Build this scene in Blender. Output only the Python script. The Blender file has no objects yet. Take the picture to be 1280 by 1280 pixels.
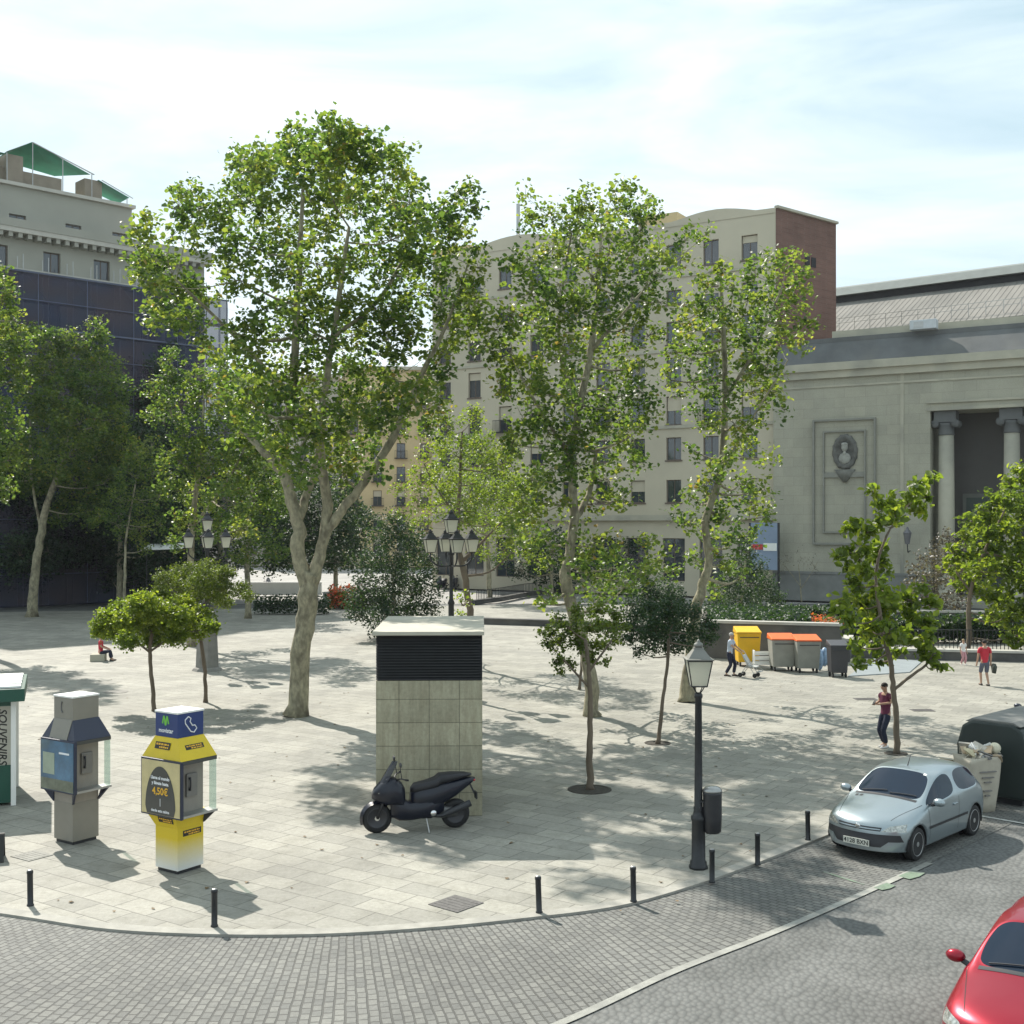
import bpy, bmesh, math, random
import numpy as np
from mathutils import Vector, Matrix
from mathutils.bvhtree import BVHTree
random.seed(7); RNG = np.random.default_rng(11)
R = math.radians; PI = math.pi
S = bpy.context.scene
COL = S.collection
F, HY, CAMH = 1485.0, 655.0, 6.0

# ---------------------------------------------------------------- camera, sky, sun, exposure
cam = bpy.data.cameras.new('camera'); camo = bpy.data.objects.new('camera', cam); COL.objects.link(camo)
camo.location = (0, 0, CAMH); camo.rotation_euler = (R(90), 0, 0)
cam.sensor_width = 36; cam.lens = 36 * F / 1280.0; cam.shift_y = 15 / 1280.0
cam.clip_start = .1; cam.clip_end = 3000
S.camera = camo
SUN_EL, SUN_AZ = R(45.6), R(33.6)          # sun behind the plaza, 33.6 degrees left of the view
wd = bpy.data.worlds.new('World'); S.world = wd; wd.use_nodes = True
nt = wd.node_tree; nt.nodes.clear()
o_ = nt.nodes.new('ShaderNodeOutputWorld'); bg = nt.nodes.new('ShaderNodeBackground')
sky = nt.nodes.new('ShaderNodeTexSky'); sky.sky_type = 'NISHITA'; sky.sun_disc = False
sky.sun_elevation = SUN_EL; sky.sun_rotation = -SUN_AZ; sky.altitude = 600
sky.air_density = 1.0; sky.dust_density = 3.0; sky.ozone_density = 1.2
tc = nt.nodes.new('ShaderNodeTexCoord'); mp = nt.nodes.new('ShaderNodeMapping')
mp.inputs['Scale'].default_value = (1.2, 1.2, 5.0); mp.inputs['Rotation'].default_value = (R(8), R(12), 0)
nz = nt.nodes.new('ShaderNodeTexNoise'); nz.inputs['Scale'].default_value = 2.2
nz.inputs['Detail'].default_value = 7; nz.inputs['Roughness'].default_value = .55; nz.inputs['Distortion'].default_value = .5
cr = nt.nodes.new('ShaderNodeValToRGB'); cr.color_ramp.elements[0].position = .36; cr.color_ramp.elements[1].position = .80
cr.color_ramp.elements[0].color = (0.0, .0, .0, 1); cr.color_ramp.elements[1].color = (.75, .75, .75, 1)
mx = nt.nodes.new('ShaderNodeMixRGB'); mx.inputs[2].default_value = (18.0, 18.4, 18.4, 1)
nt.links.new(tc.outputs['Generated'], mp.inputs[0]); nt.links.new(mp.outputs[0], nz.inputs['Vector'])
nt.links.new(nz.outputs['Fac'], cr.inputs[0]); nt.links.new(cr.outputs[0], mx.inputs[0])
veil = nt.nodes.new('ShaderNodeMixRGB'); veil.inputs[0].default_value = .55; veil.inputs[2].default_value = (11.0, 14.6, 15.6, 1)   # thin high haze
nt.links.new(sky.outputs[0], veil.inputs[1]); nt.links.new(veil.outputs[0], mx.inputs[1]); nt.links.new(mx.outputs[0], bg.inputs[0])
bg.inputs[1].default_value = .059
nt.links.new(bg.outputs[0], o_.inputs[0])
sl = bpy.data.lights.new('sun', 'SUN'); sl.energy = 4.9; sl.angle = R(.53); sl.color = (1, .94, .85)
so = bpy.data.objects.new('sun', sl); COL.objects.link(so)
sd = Vector((-math.sin(SUN_AZ) * math.cos(SUN_EL), math.cos(SUN_AZ) * math.cos(SUN_EL), math.sin(SUN_EL)))
so.rotation_euler = sd.to_track_quat('Z', 'Y').to_euler(); so.location = sd * 60
S.view_settings.view_transform = 'Standard'; S.view_settings.look = 'None'
S.view_settings.exposure = .52; S.view_settings.gamma = 1

# ---------------------------------------------------------------- helpers
def at(px, py, z=0.0):
    d = F * (CAMH - z) / (py - HY)
    return Vector(((px - 640) * d / F, d, z))
def atd(px, py, d):
    return Vector(((px - 640) * d / F, d, CAMH - (py - HY) * d / F))

def tag(o, label=None, cat=None, group=None, kind=None):
    if label: o['label'] = label
    if cat: o['category'] = cat
    if group: o['group'] = group
    if kind: o['kind'] = kind
    return o
def thing(name, label, cat, loc=(0, 0, 0), rz=0.0, group=None):
    o = bpy.data.objects.new(name, None); COL.objects.link(o); o.empty_display_size = .1
    o.location = loc; o.rotation_euler = (0, 0, rz)
    return tag(o, label, cat, group)
def link(name, me, parent=None):
    o = bpy.data.objects.new(name, me); COL.objects.link(o); o.parent = parent
    return o
def copy_tree(o, parent=None):
    c = o.copy(); COL.objects.link(c); c.parent = parent
    for ch in list(o.children): copy_tree(ch, c)
    return c
def again(src, label, loc, rz, group=None, scale=None):
    c = copy_tree(src); c['label'] = label; c.location = loc; c.rotation_euler = (0, 0, rz)
    if group: c['group'] = group
    if scale: c.scale = (scale,) * 3
    return c

class MB:
    def __init__(s): s.v = []; s.f = []; s.m = []; s.cur = 0; s.sm = []; s.smooth = False
    def add(s, vs, fs):
        b = len(s.v); s.v += [tuple(v) for v in vs]
        for f in fs: s.f.append(tuple(b + i for i in f)); s.m.append(s.cur); s.sm.append(s.smooth)
        return s
    def box(s, c, d, rz=0.0, M=None):
        x, y, z = d[0] / 2, d[1] / 2, d[2] / 2
        vs = [Vector((a * x, b * y, e * z)) for e in (-1, 1) for b in (-1, 1) for a in (-1, 1)]
        Mt = M if M is not None else Matrix.Rotation(rz, 3, 'Z')
        vs = [Mt @ v + Vector(c) for v in vs]
        return s.add(vs, [(0, 2, 3, 1), (4, 5, 7, 6), (0, 1, 5, 4), (2, 6, 7, 3), (0, 4, 6, 2), (1, 3, 7, 5)])
    def b2(s, a, b):      # box from min corner to max corner
        return s.box([(a[i] + b[i]) / 2 for i in range(3)], [abs(b[i] - a[i]) for i in range(3)])
    def tube(s, pts, rs, n=8, cap=True):
        pts = [Vector(p) for p in pts]
        if not hasattr(rs, '__len__'): rs = [rs] * len(pts)
        vs = []; fs = []
        ref = None
        for i, p in enumerate(pts):
            t = (pts[min(i + 1, len(pts) - 1)] - pts[max(i - 1, 0)])
            if t.length < 1e-9: t = Vector((0, 0, 1))
            t.normalize()
            if ref is None: ref = Vector((1, 0, 0)) if abs(t.x) < .8 else Vector((0, 1, 0))
            u = (ref - t * ref.dot(t)).normalized(); w = t.cross(u); ref = u
            for k in range(n):
                a = 2 * PI * k / n; vs.append(p + (u * math.cos(a) + w * math.sin(a)) * rs[i])
        for i in range(len(pts) - 1):
            for k in range(n):
                a, b = i * n + k, i * n + (k + 1) % n
                fs.append((a, b, b + n, a + n))
        if cap:
            fs.append(tuple(range(n - 1, -1, -1))); l = (len(pts) - 1) * n; fs.append(tuple(l + k for k in range(n)))
        return s.add(vs, fs)
    def lathe(s, prof, c=(0, 0, 0), n=16, ang=0.0, M=None):   # prof: (r,z)
        vs = []; fs = []
        for r, z in prof:
            for k in range(n):
                a = 2 * PI * k / n + ang; v = Vector((r * math.cos(a), r * math.sin(a), z))
                if M is not None: v = M @ v
                vs.append(v + Vector(c))
        for i in range(len(prof) - 1):
            for k in range(n):
                a, b = i * n + k, i * n + (k + 1) % n
                fs.append((a, b, b + n, a + n))
        fs.append(tuple(range(n - 1, -1, -1))); l = (len(prof) - 1) * n; fs.append(tuple(l + k for k in range(n)))
        return s.add(vs, fs)
    def loft(s, secs, closed=True, cap=True):
        n = len(secs[0]); vs = [Vector(p) for sec in secs for p in sec]; fs = []
        for i in range(len(secs) - 1):
            for k in range(n if closed else n - 1):
                a, b = i * n + k, i * n + (k + 1) % n
                fs.append((a, b, b + n, a + n))
        if cap and closed:
            fs.append(tuple(range(n - 1, -1, -1))); l = (len(secs) - 1) * n; fs.append(tuple(l + k for k in range(n)))
        return s.add(vs, fs)
    def prism(s, poly, z0, z1):
        n = len(poly); vs = [(p[0], p[1], z0) for p in poly] + [(p[0], p[1], z1) for p in poly]
        fs = [tuple(range(n - 1, -1, -1)), tuple(range(n, 2 * n))]
        for k in range(n): j = (k + 1) % n; fs.append((k, j, j + n, k + n))
        return s.add(vs, fs)
    def ball(s, c, r, nu=12, nv=8, M=None):
        rr = r if hasattr(r, '__len__') else (r, r, r)
        vs = []; fs = []
        for i in range(nv + 1):
            t = PI * i / nv
            for k in range(nu):
                a = 2 * PI * k / nu; v = Vector((rr[0] * math.sin(t) * math.cos(a), rr[1] * math.sin(t) * math.sin(a), -rr[2] * math.cos(t)))
                if M is not None: v = M @ v
                vs.append(v + Vector(c))
        for i in range(nv):
            for k in range(nu):
                a, b = i * nu + k, i * nu + (k + 1) % nu
                fs.append((a, b, b + nu, a + nu))
        return s.add(vs, fs)
    def mesh(s, name, mats, bevel=0.0):
        me = bpy.data.meshes.new(name); me.from_pydata(s.v, [], s.f)
        if not isinstance(mats, (list, tuple)): mats = [mats]
        for m in mats: me.materials.append(m)
        me.polygons.foreach_set('material_index', s.m); me.polygons.foreach_set('use_smooth', s.sm)
        bm = bmesh.new(); bm.from_mesh(me)
        bmesh.ops.remove_doubles(bm, verts=bm.verts, dist=1e-5)
        bmesh.ops.recalc_face_normals(bm, faces=bm.faces)
        if bevel:
            ed = [e for e in bm.edges if len(e.link_faces) == 2 and e.calc_face_angle(0) > .5]
            bmesh.ops.bevel(bm, geom=ed, offset=bevel, segments=2, affect='EDGES', profile=.6)
        bm.to_mesh(me); bm.free(); me.update()
        return me
    def build(s, name, mats, parent=None, bevel=0.0):
        return link(name, s.mesh(name, mats, bevel), parent)

# ---------------------------------------------------------------- materials
def nodes(m): return m.node_tree.nodes, m.node_tree.links
def mat(name, c, rough=.6, var=.12, scale=3.0, bump=0.0, bscale=40.0, metal=0.0, coat=0.0, spec=.5, stain=None, trans=0.0, aniso=(1, 1, 1)):
    m = bpy.data.materials.new(name); m.use_nodes = True; N, L = nodes(m)
    p = N['Principled BSDF']; p.inputs['Roughness'].default_value = rough; p.inputs['Metallic'].default_value = metal
    p.inputs['Coat Weight'].default_value = coat; p.inputs['Coat Roughness'].default_value = .04
    p.inputs['Specular IOR Level'].default_value = spec; p.inputs['Transmission Weight'].default_value = trans
    t = N.new('ShaderNodeTexCoord'); q = N.new('ShaderNodeMapping'); q.inputs['Scale'].default_value = aniso
    L.new(t.outputs['Object'], q.inputs[0])
    n1 = N.new('ShaderNodeTexNoise'); n1.inputs['Scale'].default_value = scale; n1.inputs['Detail'].default_value = 6; n1.inputs['Roughness'].default_value = .6
    L.new(q.outputs[0], n1.inputs['Vector'])
    r = N.new('ShaderNodeValToRGB')
    lo = tuple(max(0, x * (1 - var)) for x in c); hi = tuple(min(1, x * (1 + var)) for x in c)
    r.color_ramp.elements[0].position = .3; r.color_ramp.elements[1].position = .7
    r.color_ramp.elements[0].color = (*lo, 1); r.color_ramp.elements[1].color = (*hi, 1)
    L.new(n1.outputs['Fac'], r.inputs[0]); out = r.outputs[0]
    if stain:
        n3 = N.new('ShaderNodeTexNoise'); n3.inputs['Scale'].default_value = scale * .4; n3.inputs['Detail'].default_value = 8
        L.new(q.outputs[0], n3.inputs['Vector'])
        r3 = N.new('ShaderNodeValToRGB'); r3.color_ramp.elements[0].position = .5; r3.color_ramp.elements[1].position = .72
        L.new(n3.outputs['Fac'], r3.inputs[0])
        x = N.new('ShaderNodeMixRGB'); x.inputs[2].default_value = (*stain, 1)
        L.new(r3.outputs[0], x.inputs[0]); L.new(out, x.inputs[1]); out = x.outputs[0]
    L.new(out, p.inputs['Base Color'])
    if bump:
        n2 = N.new('ShaderNodeTexNoise'); n2.inputs['Scale'].default_value = bscale; n2.inputs['Detail'].default_value = 5
        L.new(t.outputs['Object'], n2.inputs['Vector'])
        b = N.new('ShaderNodeBump'); b.inputs['Strength'].default_value = bump; b.inputs['Distance'].default_value = .02
        L.new(n2.outputs['Fac'], b.inputs['Height']); L.new(b.outputs[0], p.inputs['Normal'])
    return m
def brick_mat(name, c1, c2, mortar, w, h, msize=.01, rz=0.0, rough=.75, uv=False, offset=.5, bump=.4, dirt=None, blend=.0, xz=False, bias=0.0):
    m = bpy.data.materials.new(name); m.use_nodes = True; N, L = nodes(m); p = N['Principled BSDF']
    p.inputs['Roughness'].default_value = rough
    t = N.new('ShaderNodeTexCoord'); q = N.new('ShaderNodeMapping'); q.inputs['Rotation'].default_value = (R(-90) if xz else 0, 0, rz)
    L.new(t.outputs['UV' if uv else 'Object'], q.inputs[0])
    n0 = N.new('ShaderNodeTexNoise'); n0.inputs['Scale'].default_value = 3.0; n0.inputs['Detail'].default_value = 3
    L.new(t.outputs['Object'], n0.inputs['Vector'])
    ad = N.new('ShaderNodeMixRGB'); ad.blend_type = 'ADD'; ad.inputs[0].default_value = blend
    L.new(q.outputs[0], ad.inputs[1]); L.new(n0.outputs['Color'], ad.inputs[2])
    b = N.new('ShaderNodeTexBrick'); b.inputs['Scale'].default_value = 1; b.offset = offset
    b.inputs['Brick Width'].default_value = w; b.inputs['Row Height'].default_value = h; b.inputs['Mortar Size'].default_value = msize
    b.inputs['Mortar Smooth'].default_value = .3; b.inputs['Bias'].default_value = bias
    b.inputs['Color1'].default_value = (*c1, 1); b.inputs['Color2'].default_value = (*c2, 1); b.inputs['Mortar'].default_value = (*mortar, 1)
    L.new(ad.outputs[0], b.inputs['Vector'])
    n1 = N.new('ShaderNodeTexNoise'); n1.inputs['Scale'].default_value = .35; n1.inputs['Detail'].default_value = 9; n1.inputs['Roughness'].default_value = .65
    L.new(t.outputs['Object'], n1.inputs['Vector'])
    r = N.new('ShaderNodeValToRGB'); r.color_ramp.elements[0].position = .32; r.color_ramp.elements[1].position = .68
    d = dirt or .72
    r.color_ramp.elements[0].color = (d, d, d * .98, 1); r.color_ramp.elements[1].color = (1.08, 1.08, 1.06, 1)
    L.new(n1.outputs['Fac'], r.inputs[0])
    n4 = N.new('ShaderNodeTexNoise'); n4.inputs['Scale'].default_value = 14; n4.inputs['Detail'].default_value = 8; n4.inputs['Roughness'].default_value = .7
    L.new(t.outputs['Object'], n4.inputs['Vector'])
    r4 = N.new('ShaderNodeValToRGB'); r4.color_ramp.elements[0].position = .3; r4.color_ramp.elements[1].position = .75
    r4.color_ramp.elements[0].color = (.8, .8, .8, 1); r4.color_ramp.elements[1].color = (1.1, 1.1, 1.1, 1)
    L.new(n4.outputs['Fac'], r4.inputs[0])
    x = N.new('ShaderNodeMixRGB'); x.blend_type = 'MULTIPLY'; x.inputs[0].default_value = 1
    L.new(b.outputs['Color'], x.inputs[1]); L.new(r.outputs[0], x.inputs[2])
    x2 = N.new('ShaderNodeMixRGB'); x2.blend_type = 'MULTIPLY'; x2.inputs[0].default_value = 1
    L.new(x.outputs[0], x2.inputs[1]); L.new(r4.outputs[0], x2.inputs[2]); L.new(x2.outputs[0], p.inputs['Base Color'])
    mm = N.new('ShaderNodeMath'); mm.operation = 'MULTIPLY_ADD'; mm.inputs[1].default_value = -1.0
    L.new(b.outputs['Fac'], mm.inputs[0]); L.new(n4.outputs['Fac'], mm.inputs[2])
    bp = N.new('ShaderNodeBump'); bp.inputs['Strength'].default_value = bump; bp.inputs['Distance'].default_value = .02
    L.new(mm.outputs[0], bp.inputs['Height']); L.new(bp.outputs[0], p.inputs['Normal'])
    return m
def leaf_mat(name, cols, trans=.42, rough=.45):
    m = bpy.data.materials.new(name); m.use_nodes = True; N, L = nodes(m); p = N['Principled BSDF']
    p.inputs['Roughness'].default_value = rough; p.inputs['Specular IOR Level'].default_value = .45
    a = N.new('ShaderNodeAttribute'); a.attribute_name = 'tint'
    r = N.new('ShaderNodeValToRGB'); e = r.color_ramp.elements
    while len(e) < len(cols): e.new(.5)
    for i, c in enumerate(cols): e[i].position = c[0]; e[i].color = (*c[1], 1)
    L.new(a.outputs['Fac'], r.inputs[0]); L.new(r.outputs[0], p.inputs['Base Color'])
    tr = N.new('ShaderNodeBsdfTranslucent'); g = N.new('ShaderNodeMixRGB'); g.blend_type = 'MULTIPLY'; g.inputs[0].default_value = 1
    g.inputs[2].default_value = (2.5, 2.4, .95, 1); L.new(r.outputs[0], g.inputs[1]); L.new(g.outputs[0], tr.inputs[0])
    s = N.new('ShaderNodeMixShader'); s.inputs[0].default_value = trans
    L.new(p.outputs[0], s.inputs[1]); L.new(tr.outputs[0], s.inputs[2]); L.new(s.outputs[0], N['Material Output'].inputs[0])
    return m
def glass(name, c=(.03, .04, .05), rough=.05, mix=.0, tint=(.8, .9, .88)):
    if mix == 0: return mat(name, c, rough, .1, 1.0, spec=.8, coat=.6)
    m = bpy.data.materials.new(name); m.use_nodes = True; N, L = nodes(m); p = N['Principled BSDF']
    p.inputs['Base Color'].default_value = (*c, 1); p.inputs['Roughness'].default_value = rough
    n1 = N.new('ShaderNodeTexNoise'); n1.inputs['Scale'].default_value = 5
    tb = N.new('ShaderNodeBsdfTransparent'); tb.inputs[0].default_value = (*tint, 1)
    s = N.new('ShaderNodeMixShader'); k = N.new('ShaderNodeMath'); k.operation = 'MULTIPLY_ADD'
    k.inputs[1].default_value = .15; k.inputs[2].default_value = mix - .07; L.new(n1.outputs['Fac'], k.inputs[0]); L.new(k.outputs[0], s.inputs[0])
    L.new(p.outputs[0], s.inputs[1]); L.new(tb.outputs[0], s.inputs[2]); L.new(s.outputs[0], N['Material Output'].inputs[0])
    return m

M = dict(
    paving=brick_mat('granite paving', (.365, .352, .308), (.285, .277, .245), (.16, .153, .135), .78, .52, .011, R(34), .75, offset=.37, bump=.4, dirt=.74, blend=.02),
    sett=brick_mat('granite setts', (.215, .215, .20), (.155, .157, .15), (.09, .09, .083), .17, .105, .012, 0, .75, uv=True, bump=.9, dirt=.70, blend=.03),
    kerb=brick_mat('kerb stone', (.47, .455, .42), (.38, .37, .345), (.16, .15, .14), 1.0, .5, .012, 0, .75, uv=True, bump=.4),
    asphalt=mat('asphalt', (.10, .10, .10), .85, .25, 6, .5, 60),
    far_ground=mat('far ground', (.30, .29, .27), .85, .2, .4, .3, 10),
    cream=mat('cream render', (.50, .455, .35), .85, .08, .25, .1, 20, stain=(.41, .375, .295)),
    cream2=mat('yellow render', (.52, .42, .24), .85, .1, .3, .1, 20, stain=(.40, .33, .21)),
    stone=brick_mat('museum stone', (.41, .395, .32), (.37, .36, .295), (.30, .29, .24), 1.6, .75, .012, 0, .85, xz=True, bump=.2, dirt=.84),
    stone_plain=mat('smooth stone', (.41, .39, .31), .85, .12, .5, .2, 15, stain=(.21, .21, .185)),
    stone_dark=mat('weathered stone', (.125, .13, .13), .9, .2, .5, .2, 15, stain=(.17, .165, .15)),
    brick=brick_mat('red brick', (.27, .115, .085), (.22, .09, .07), (.26, .17, .14), .25, .075, .008, 0, .9, xz=True, bump=.2),
    dark=mat('dark void', (.02, .02, .022), .8, .2, 1),
    iron=mat('black cast iron', (.025, .027, .03), .42, .2, 8, .1, 60, metal=.2),
    steel=mat('galvanised steel', (.42, .42, .41), .4, .1, 5, metal=.8),
    white=mat('white paint', (.78, .78, .75), .5, .04, 2),
    window=glass('window glass', (.035, .045, .055)),
    frame=mat('window frame brown', (.12, .09, .07), .6, .1, 3),
    rubber=mat('rubber', (.018, .018, .019), .75, .2, 10, .2, 80),
    plastic=mat('black plastic', (.025, .026, .03), .45, .2, 8),
    bark=mat('plane bark', (.27, .245, .165), .9, .4, 9.0, 1.0, 25, stain=(.095, .08, .055), aniso=(1, 1, .5)),
    bark2=mat('brown bark', (.16, .125, .09), .9, .25, 6, .8, 40, stain=(.09, .075, .06), aniso=(1, 1, .3)),
    skin=mat('skin', (.42, .25, .17), .55, .06, 8),
    soil=mat('soil', (.05, .045, .036), .95, .3, 8, .8, 30),
    roof_grey=mat('grey roof sheet', (.215, .205, .185), .9, .1, .8, stain=(.17, .165, .15), aniso=(1, .2, 1)),
)
LP = leaf_mat('plane leaves', [(0, (.030, .062, .024)), (.35, (.066, .115, .036)), (.7, (.125, .165, .045)), (.97, (.19, .21, .065)), (1, (.20, .15, .06))], .55, .42)
LD = leaf_mat('dark and shade-toned leaves', [(0, (.014, .032, .018)), (.5, (.024, .052, .026)), (1, (.05, .085, .034))], .34, .5)  # own green of the evergreens, and shade put into background tree leaves
LY = leaf_mat('bright leaves', [(0, (.06, .095, .022)), (.5, (.11, .16, .03)), (1, (.20, .24, .045))], .54, .42)
LR = leaf_mat('round tree leaves', [(0, (.05, .08, .015)), (.5, (.085, .125, .022)), (1, (.14, .175, .035))], .34, .55)
LG = leaf_mat('grey purple leaves', [(0, (.05, .045, .045)), (.5, (.09, .08, .075)), (1, (.16, .15, .12))], .25)
LF = leaf_mat('red flowers', [(0, (.05, .09, .02)), (.45, (.08, .10, .03)), (.5, (.5, .09, .05)), (1, (.6, .18, .10))], .3)

# ---------------------------------------------------------------- ground, plaza, road
def crom(P, n=8):
    P = [Vector(p) for p in P]; out = []
    for i in range(len(P) - 1):
        a, b, c, d = P[max(i - 1, 0)], P[i], P[i + 1], P[min(i + 2, len(P) - 1)]
        for k in range(n):
            t = k / n; out.append(.5 * ((2 * b) + (c - a) * t + (2 * a - 5 * b + 4 * c - d) * t * t + (3 * b - a - 3 * c + d) * t ** 3))
    return out + [P[-1]]
RZ = -.035
EDGE = crom([(-40, 33, 0), (-22, 24.2, 0), (-12.5, 19.9, 0), at(0, 1145), at(130, 1164), at(270, 1171), at(410, 1170), at(540, 1162), at(660, 1150),
             at(780, 1134), at(880, 1106), at(960, 1077), at(1035, 1047), (9.9, 26.9, 0), (15.0, 32.2, 0), (24, 41, 0), (40, 56, 0)])
def offset(line, d):
    out = []
    for i, p in enumerate(line):
        t = line[min(i + 1, len(line) - 1)] - line[max(i - 1, 0)]; t.normalize()
        out.append(p + Vector((t.y, -t.x, 0)) * d)
    return out
def ribbon(line, offs, z0, zfun=None):
    """strip of quads along a line, with UVs u = across, v = along"""
    me = bpy.data.meshes.new('ribbon'); rows = [offset(line, d) for d in offs]
    acc = [0]
    for i in range(1, len(line)): acc.append(acc[-1] + (line[i] - line[i - 1]).length)
    vs = []; uv = []; fs = []
    for j, row in enumerate(rows):
        for i, p in enumerate(row): vs.append((p.x, p.y, z0)); uv.append((acc[i], offs[j]))
    n = len(line)
    for j in range(len(rows) - 1):
        for i in range(n - 1): a = j * n + i; fs.append((a, a + n, a + n + 1, a + 1))
    me.from_pydata(vs, [], fs); l = me.uv_layers.new(name='UVMap')
    for lp in me.loops: l.data[lp.index].uv = (uv[lp.vertex_index][1], uv[lp.vertex_index][0])
    return me
g = MB(); g.add([(-300, -60, -.14), (300, -60, -.14), (300, 420, -.14), (-300, 420, -.14)], [(0, 1, 2, 3)])
tag(g.build('ground', M['far_ground']), kind='structure')
# road surface of small worn cobbles
cob = bpy.data.materials.new('worn cobble asphalt'); cob.use_nodes = True; N, L = nodes(cob); p = N['Principled BSDF']; p.inputs['Roughness'].default_value = .8
t = N.new('ShaderNodeTexCoord'); v = N.new('ShaderNodeTexVoronoi'); v.inputs['Scale'].default_value = 12.5; v.inputs['Randomness'].default_value = .75
q = N.new('ShaderNodeMapping'); q.inputs['Rotation'].default_value = (0, 0, R(-48)); q.inputs['Scale'].default_value = (1, .7, 1)
L.new(t.outputs['Object'], q.inputs[0]); L.new(q.outputs[0], v.inputs['Vector'])
n = N.new('ShaderNodeTexNoise'); n.inputs['Scale'].default_value = .8; n.inputs['Detail'].default_value = 9; L.new(t.outputs['Object'], n.inputs['Vector'])
r = N.new('ShaderNodeValToRGB'); r.color_ramp.elements[0].color = (.092, .095, .09, 1); r.color_ramp.elements[1].color = (.15, .153, .146, 1)
r.color_ramp.elements[0].position = .3; r.color_ramp.elements[1].position = .7
L.new(n.outputs['Fac'], r.inputs[0])
r2 = N.new('ShaderNodeValToRGB'); r2.color_ramp.elements[0].position = .3; r2.color_ramp.elements[1].position = .75
r2.color_ramp.elements[0].color = (1.08, 1.08, 1.08, 1); r2.color_ramp.elements[1].color = (.72, .72, .72, 1); L.new(v.outputs['Distance'], r2.inputs[0])
x = N.new('ShaderNodeMixRGB'); x.blend_type = 'MULTIPLY'; x.inputs[0].default_value = 1
L.new(r.outputs[0], x.inputs[1]); L.new(r2.outputs[0], x.inputs[2])
hs = N.new('ShaderNodeMixRGB'); hs.blend_type = 'OVERLAY'; hs.inputs[0].default_value = .15
L.new(x.outputs[0], hs.inputs[1]); L.new(v.outputs['Color'], hs.inputs[2]); L.new(x.outputs[0], p.inputs['Base Color'])
b = N.new('ShaderNodeBump'); b.inputs['Strength'].default_value = .9; b.inputs['Distance'].default_value = .02; b.invert = True
L.new(v.outputs['Distance'], b.inputs['Height']); L.new(b.outputs[0], p.inputs['Normal'])
g = MB(); g.add([(-70, -30, -.045), (120, -30, -.045), (120, 90, -.045), (-70, 90, -.045)], [(0, 1, 2, 3)])
tag(g.build('road', cob), kind='structure')
# band of setts between plaza kerb and outer strip
OUT = crom([(-9, 7.0, 0), (-5.5, 9.3, 0), (-2.2, 11.9, 0), at(690, 1280), at(840, 1212), at(978, 1158), at(1128, 1092), (10.5, 24.4, 0), (20, 34.5, 0), (38, 51, 0)])
RX = RZ
def between(A, B, n=14):
    me = bpy.data.meshes.new('band'); vs = []; uv = []; fs = []
    acc = 0
    m = len(A)
    for i, p in enumerate(A):
        if i: acc += (A[i] - A[i - 1]).length
        dr = offset(A, 1)[i] - A[i]
        # distance to the outer line along the normal
        d = 16.0
        for k in range(len(B) - 1):
            a, c = B[k], B[k + 1]; e = c - a; den = dr.x * e.y - dr.y * e.x
            if abs(den) < 1e-6: continue
            w = a - p; s_ = (w.x * e.y - w.y * e.x) / den; u_ = (w.x * dr.y - w.y * dr.x) / den
            if s_ > 0 and 0 <= u_ <= 1: d = min(d, s_)
        for j in range(n + 1):
            q = p + dr * (d * j / n); vs.append((q.x, q.y, RX)); uv.append((d * j / n, acc))
    for i in range(m - 1):
        for j in range(n): a = i * (n + 1) + j; fs.append((a, a + 1, a + n + 2, a + n + 1))
    me.from_pydata(vs, [], fs); l = me.uv_layers.new(name='UVMap')
    for lp in me.loops: l.data[lp.index].uv = uv[lp.vertex_index]
    return me
band = between([p for p in offset(EDGE, -.12) if p.x < 33], OUT)
band.materials.append(M['sett']); tag(link('sett_band', band), kind='structure')
me = ribbon([p for p in OUT if p.x < 7.6], (-.065, .065), RX + .006); me.materials.append(mat('pale granite strip', (.30, .30, .27), .85, .25, 4, .4, 40, stain=(.20, .20, .185))); tag(link('kerb_strip', me), kind='structure')
# plaza slab
PL = [(p.x, p.y) for p in offset(EDGE, -.32)] + [(62, 66), (42, 78), (20, 88), (0, 88), (-30, 82), (-90, 70), (-60, 40)]
bm = bmesh.new(); vv = [bm.verts.new((a, b, 0)) for a, b in PL]; fce = bm.faces.new(vv)
bmesh.ops.triangulate(bm, faces=[fce]); bmesh.ops.recalc_face_normals(bm, faces=bm.faces)
for f_ in bm.faces:
    if f_.normal.z < 0: f_.normal_flip()
me = bpy.data.meshes.new('plaza'); bm.to_mesh(me); bm.free(); me.materials.append(M['paving']); tag(link('plaza', me), kind='structure')
g = MB(); me = ribbon(EDGE, (-.34, -.10), .004); me.materials.append(mat('pale kerb stone', (.31, .30, .265), .8, .18, 4, .3, 40, stain=(.24, .235, .21)))
bm = bmesh.new(); bm.from_mesh(me)
ed = [e for e in bm.edges if e.is_boundary]
ext = bmesh.ops.extrude_edge_only(bm, edges=ed)
for v_ in [x for x in ext['geom'] if isinstance(x, bmesh.types.BMVert)]: v_.co.z = -.10
bmesh.ops.recalc_face_normals(bm, faces=bm.faces); bm.to_mesh(me); bm.free()
tag(link('kerb', me), kind='structure')
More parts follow.
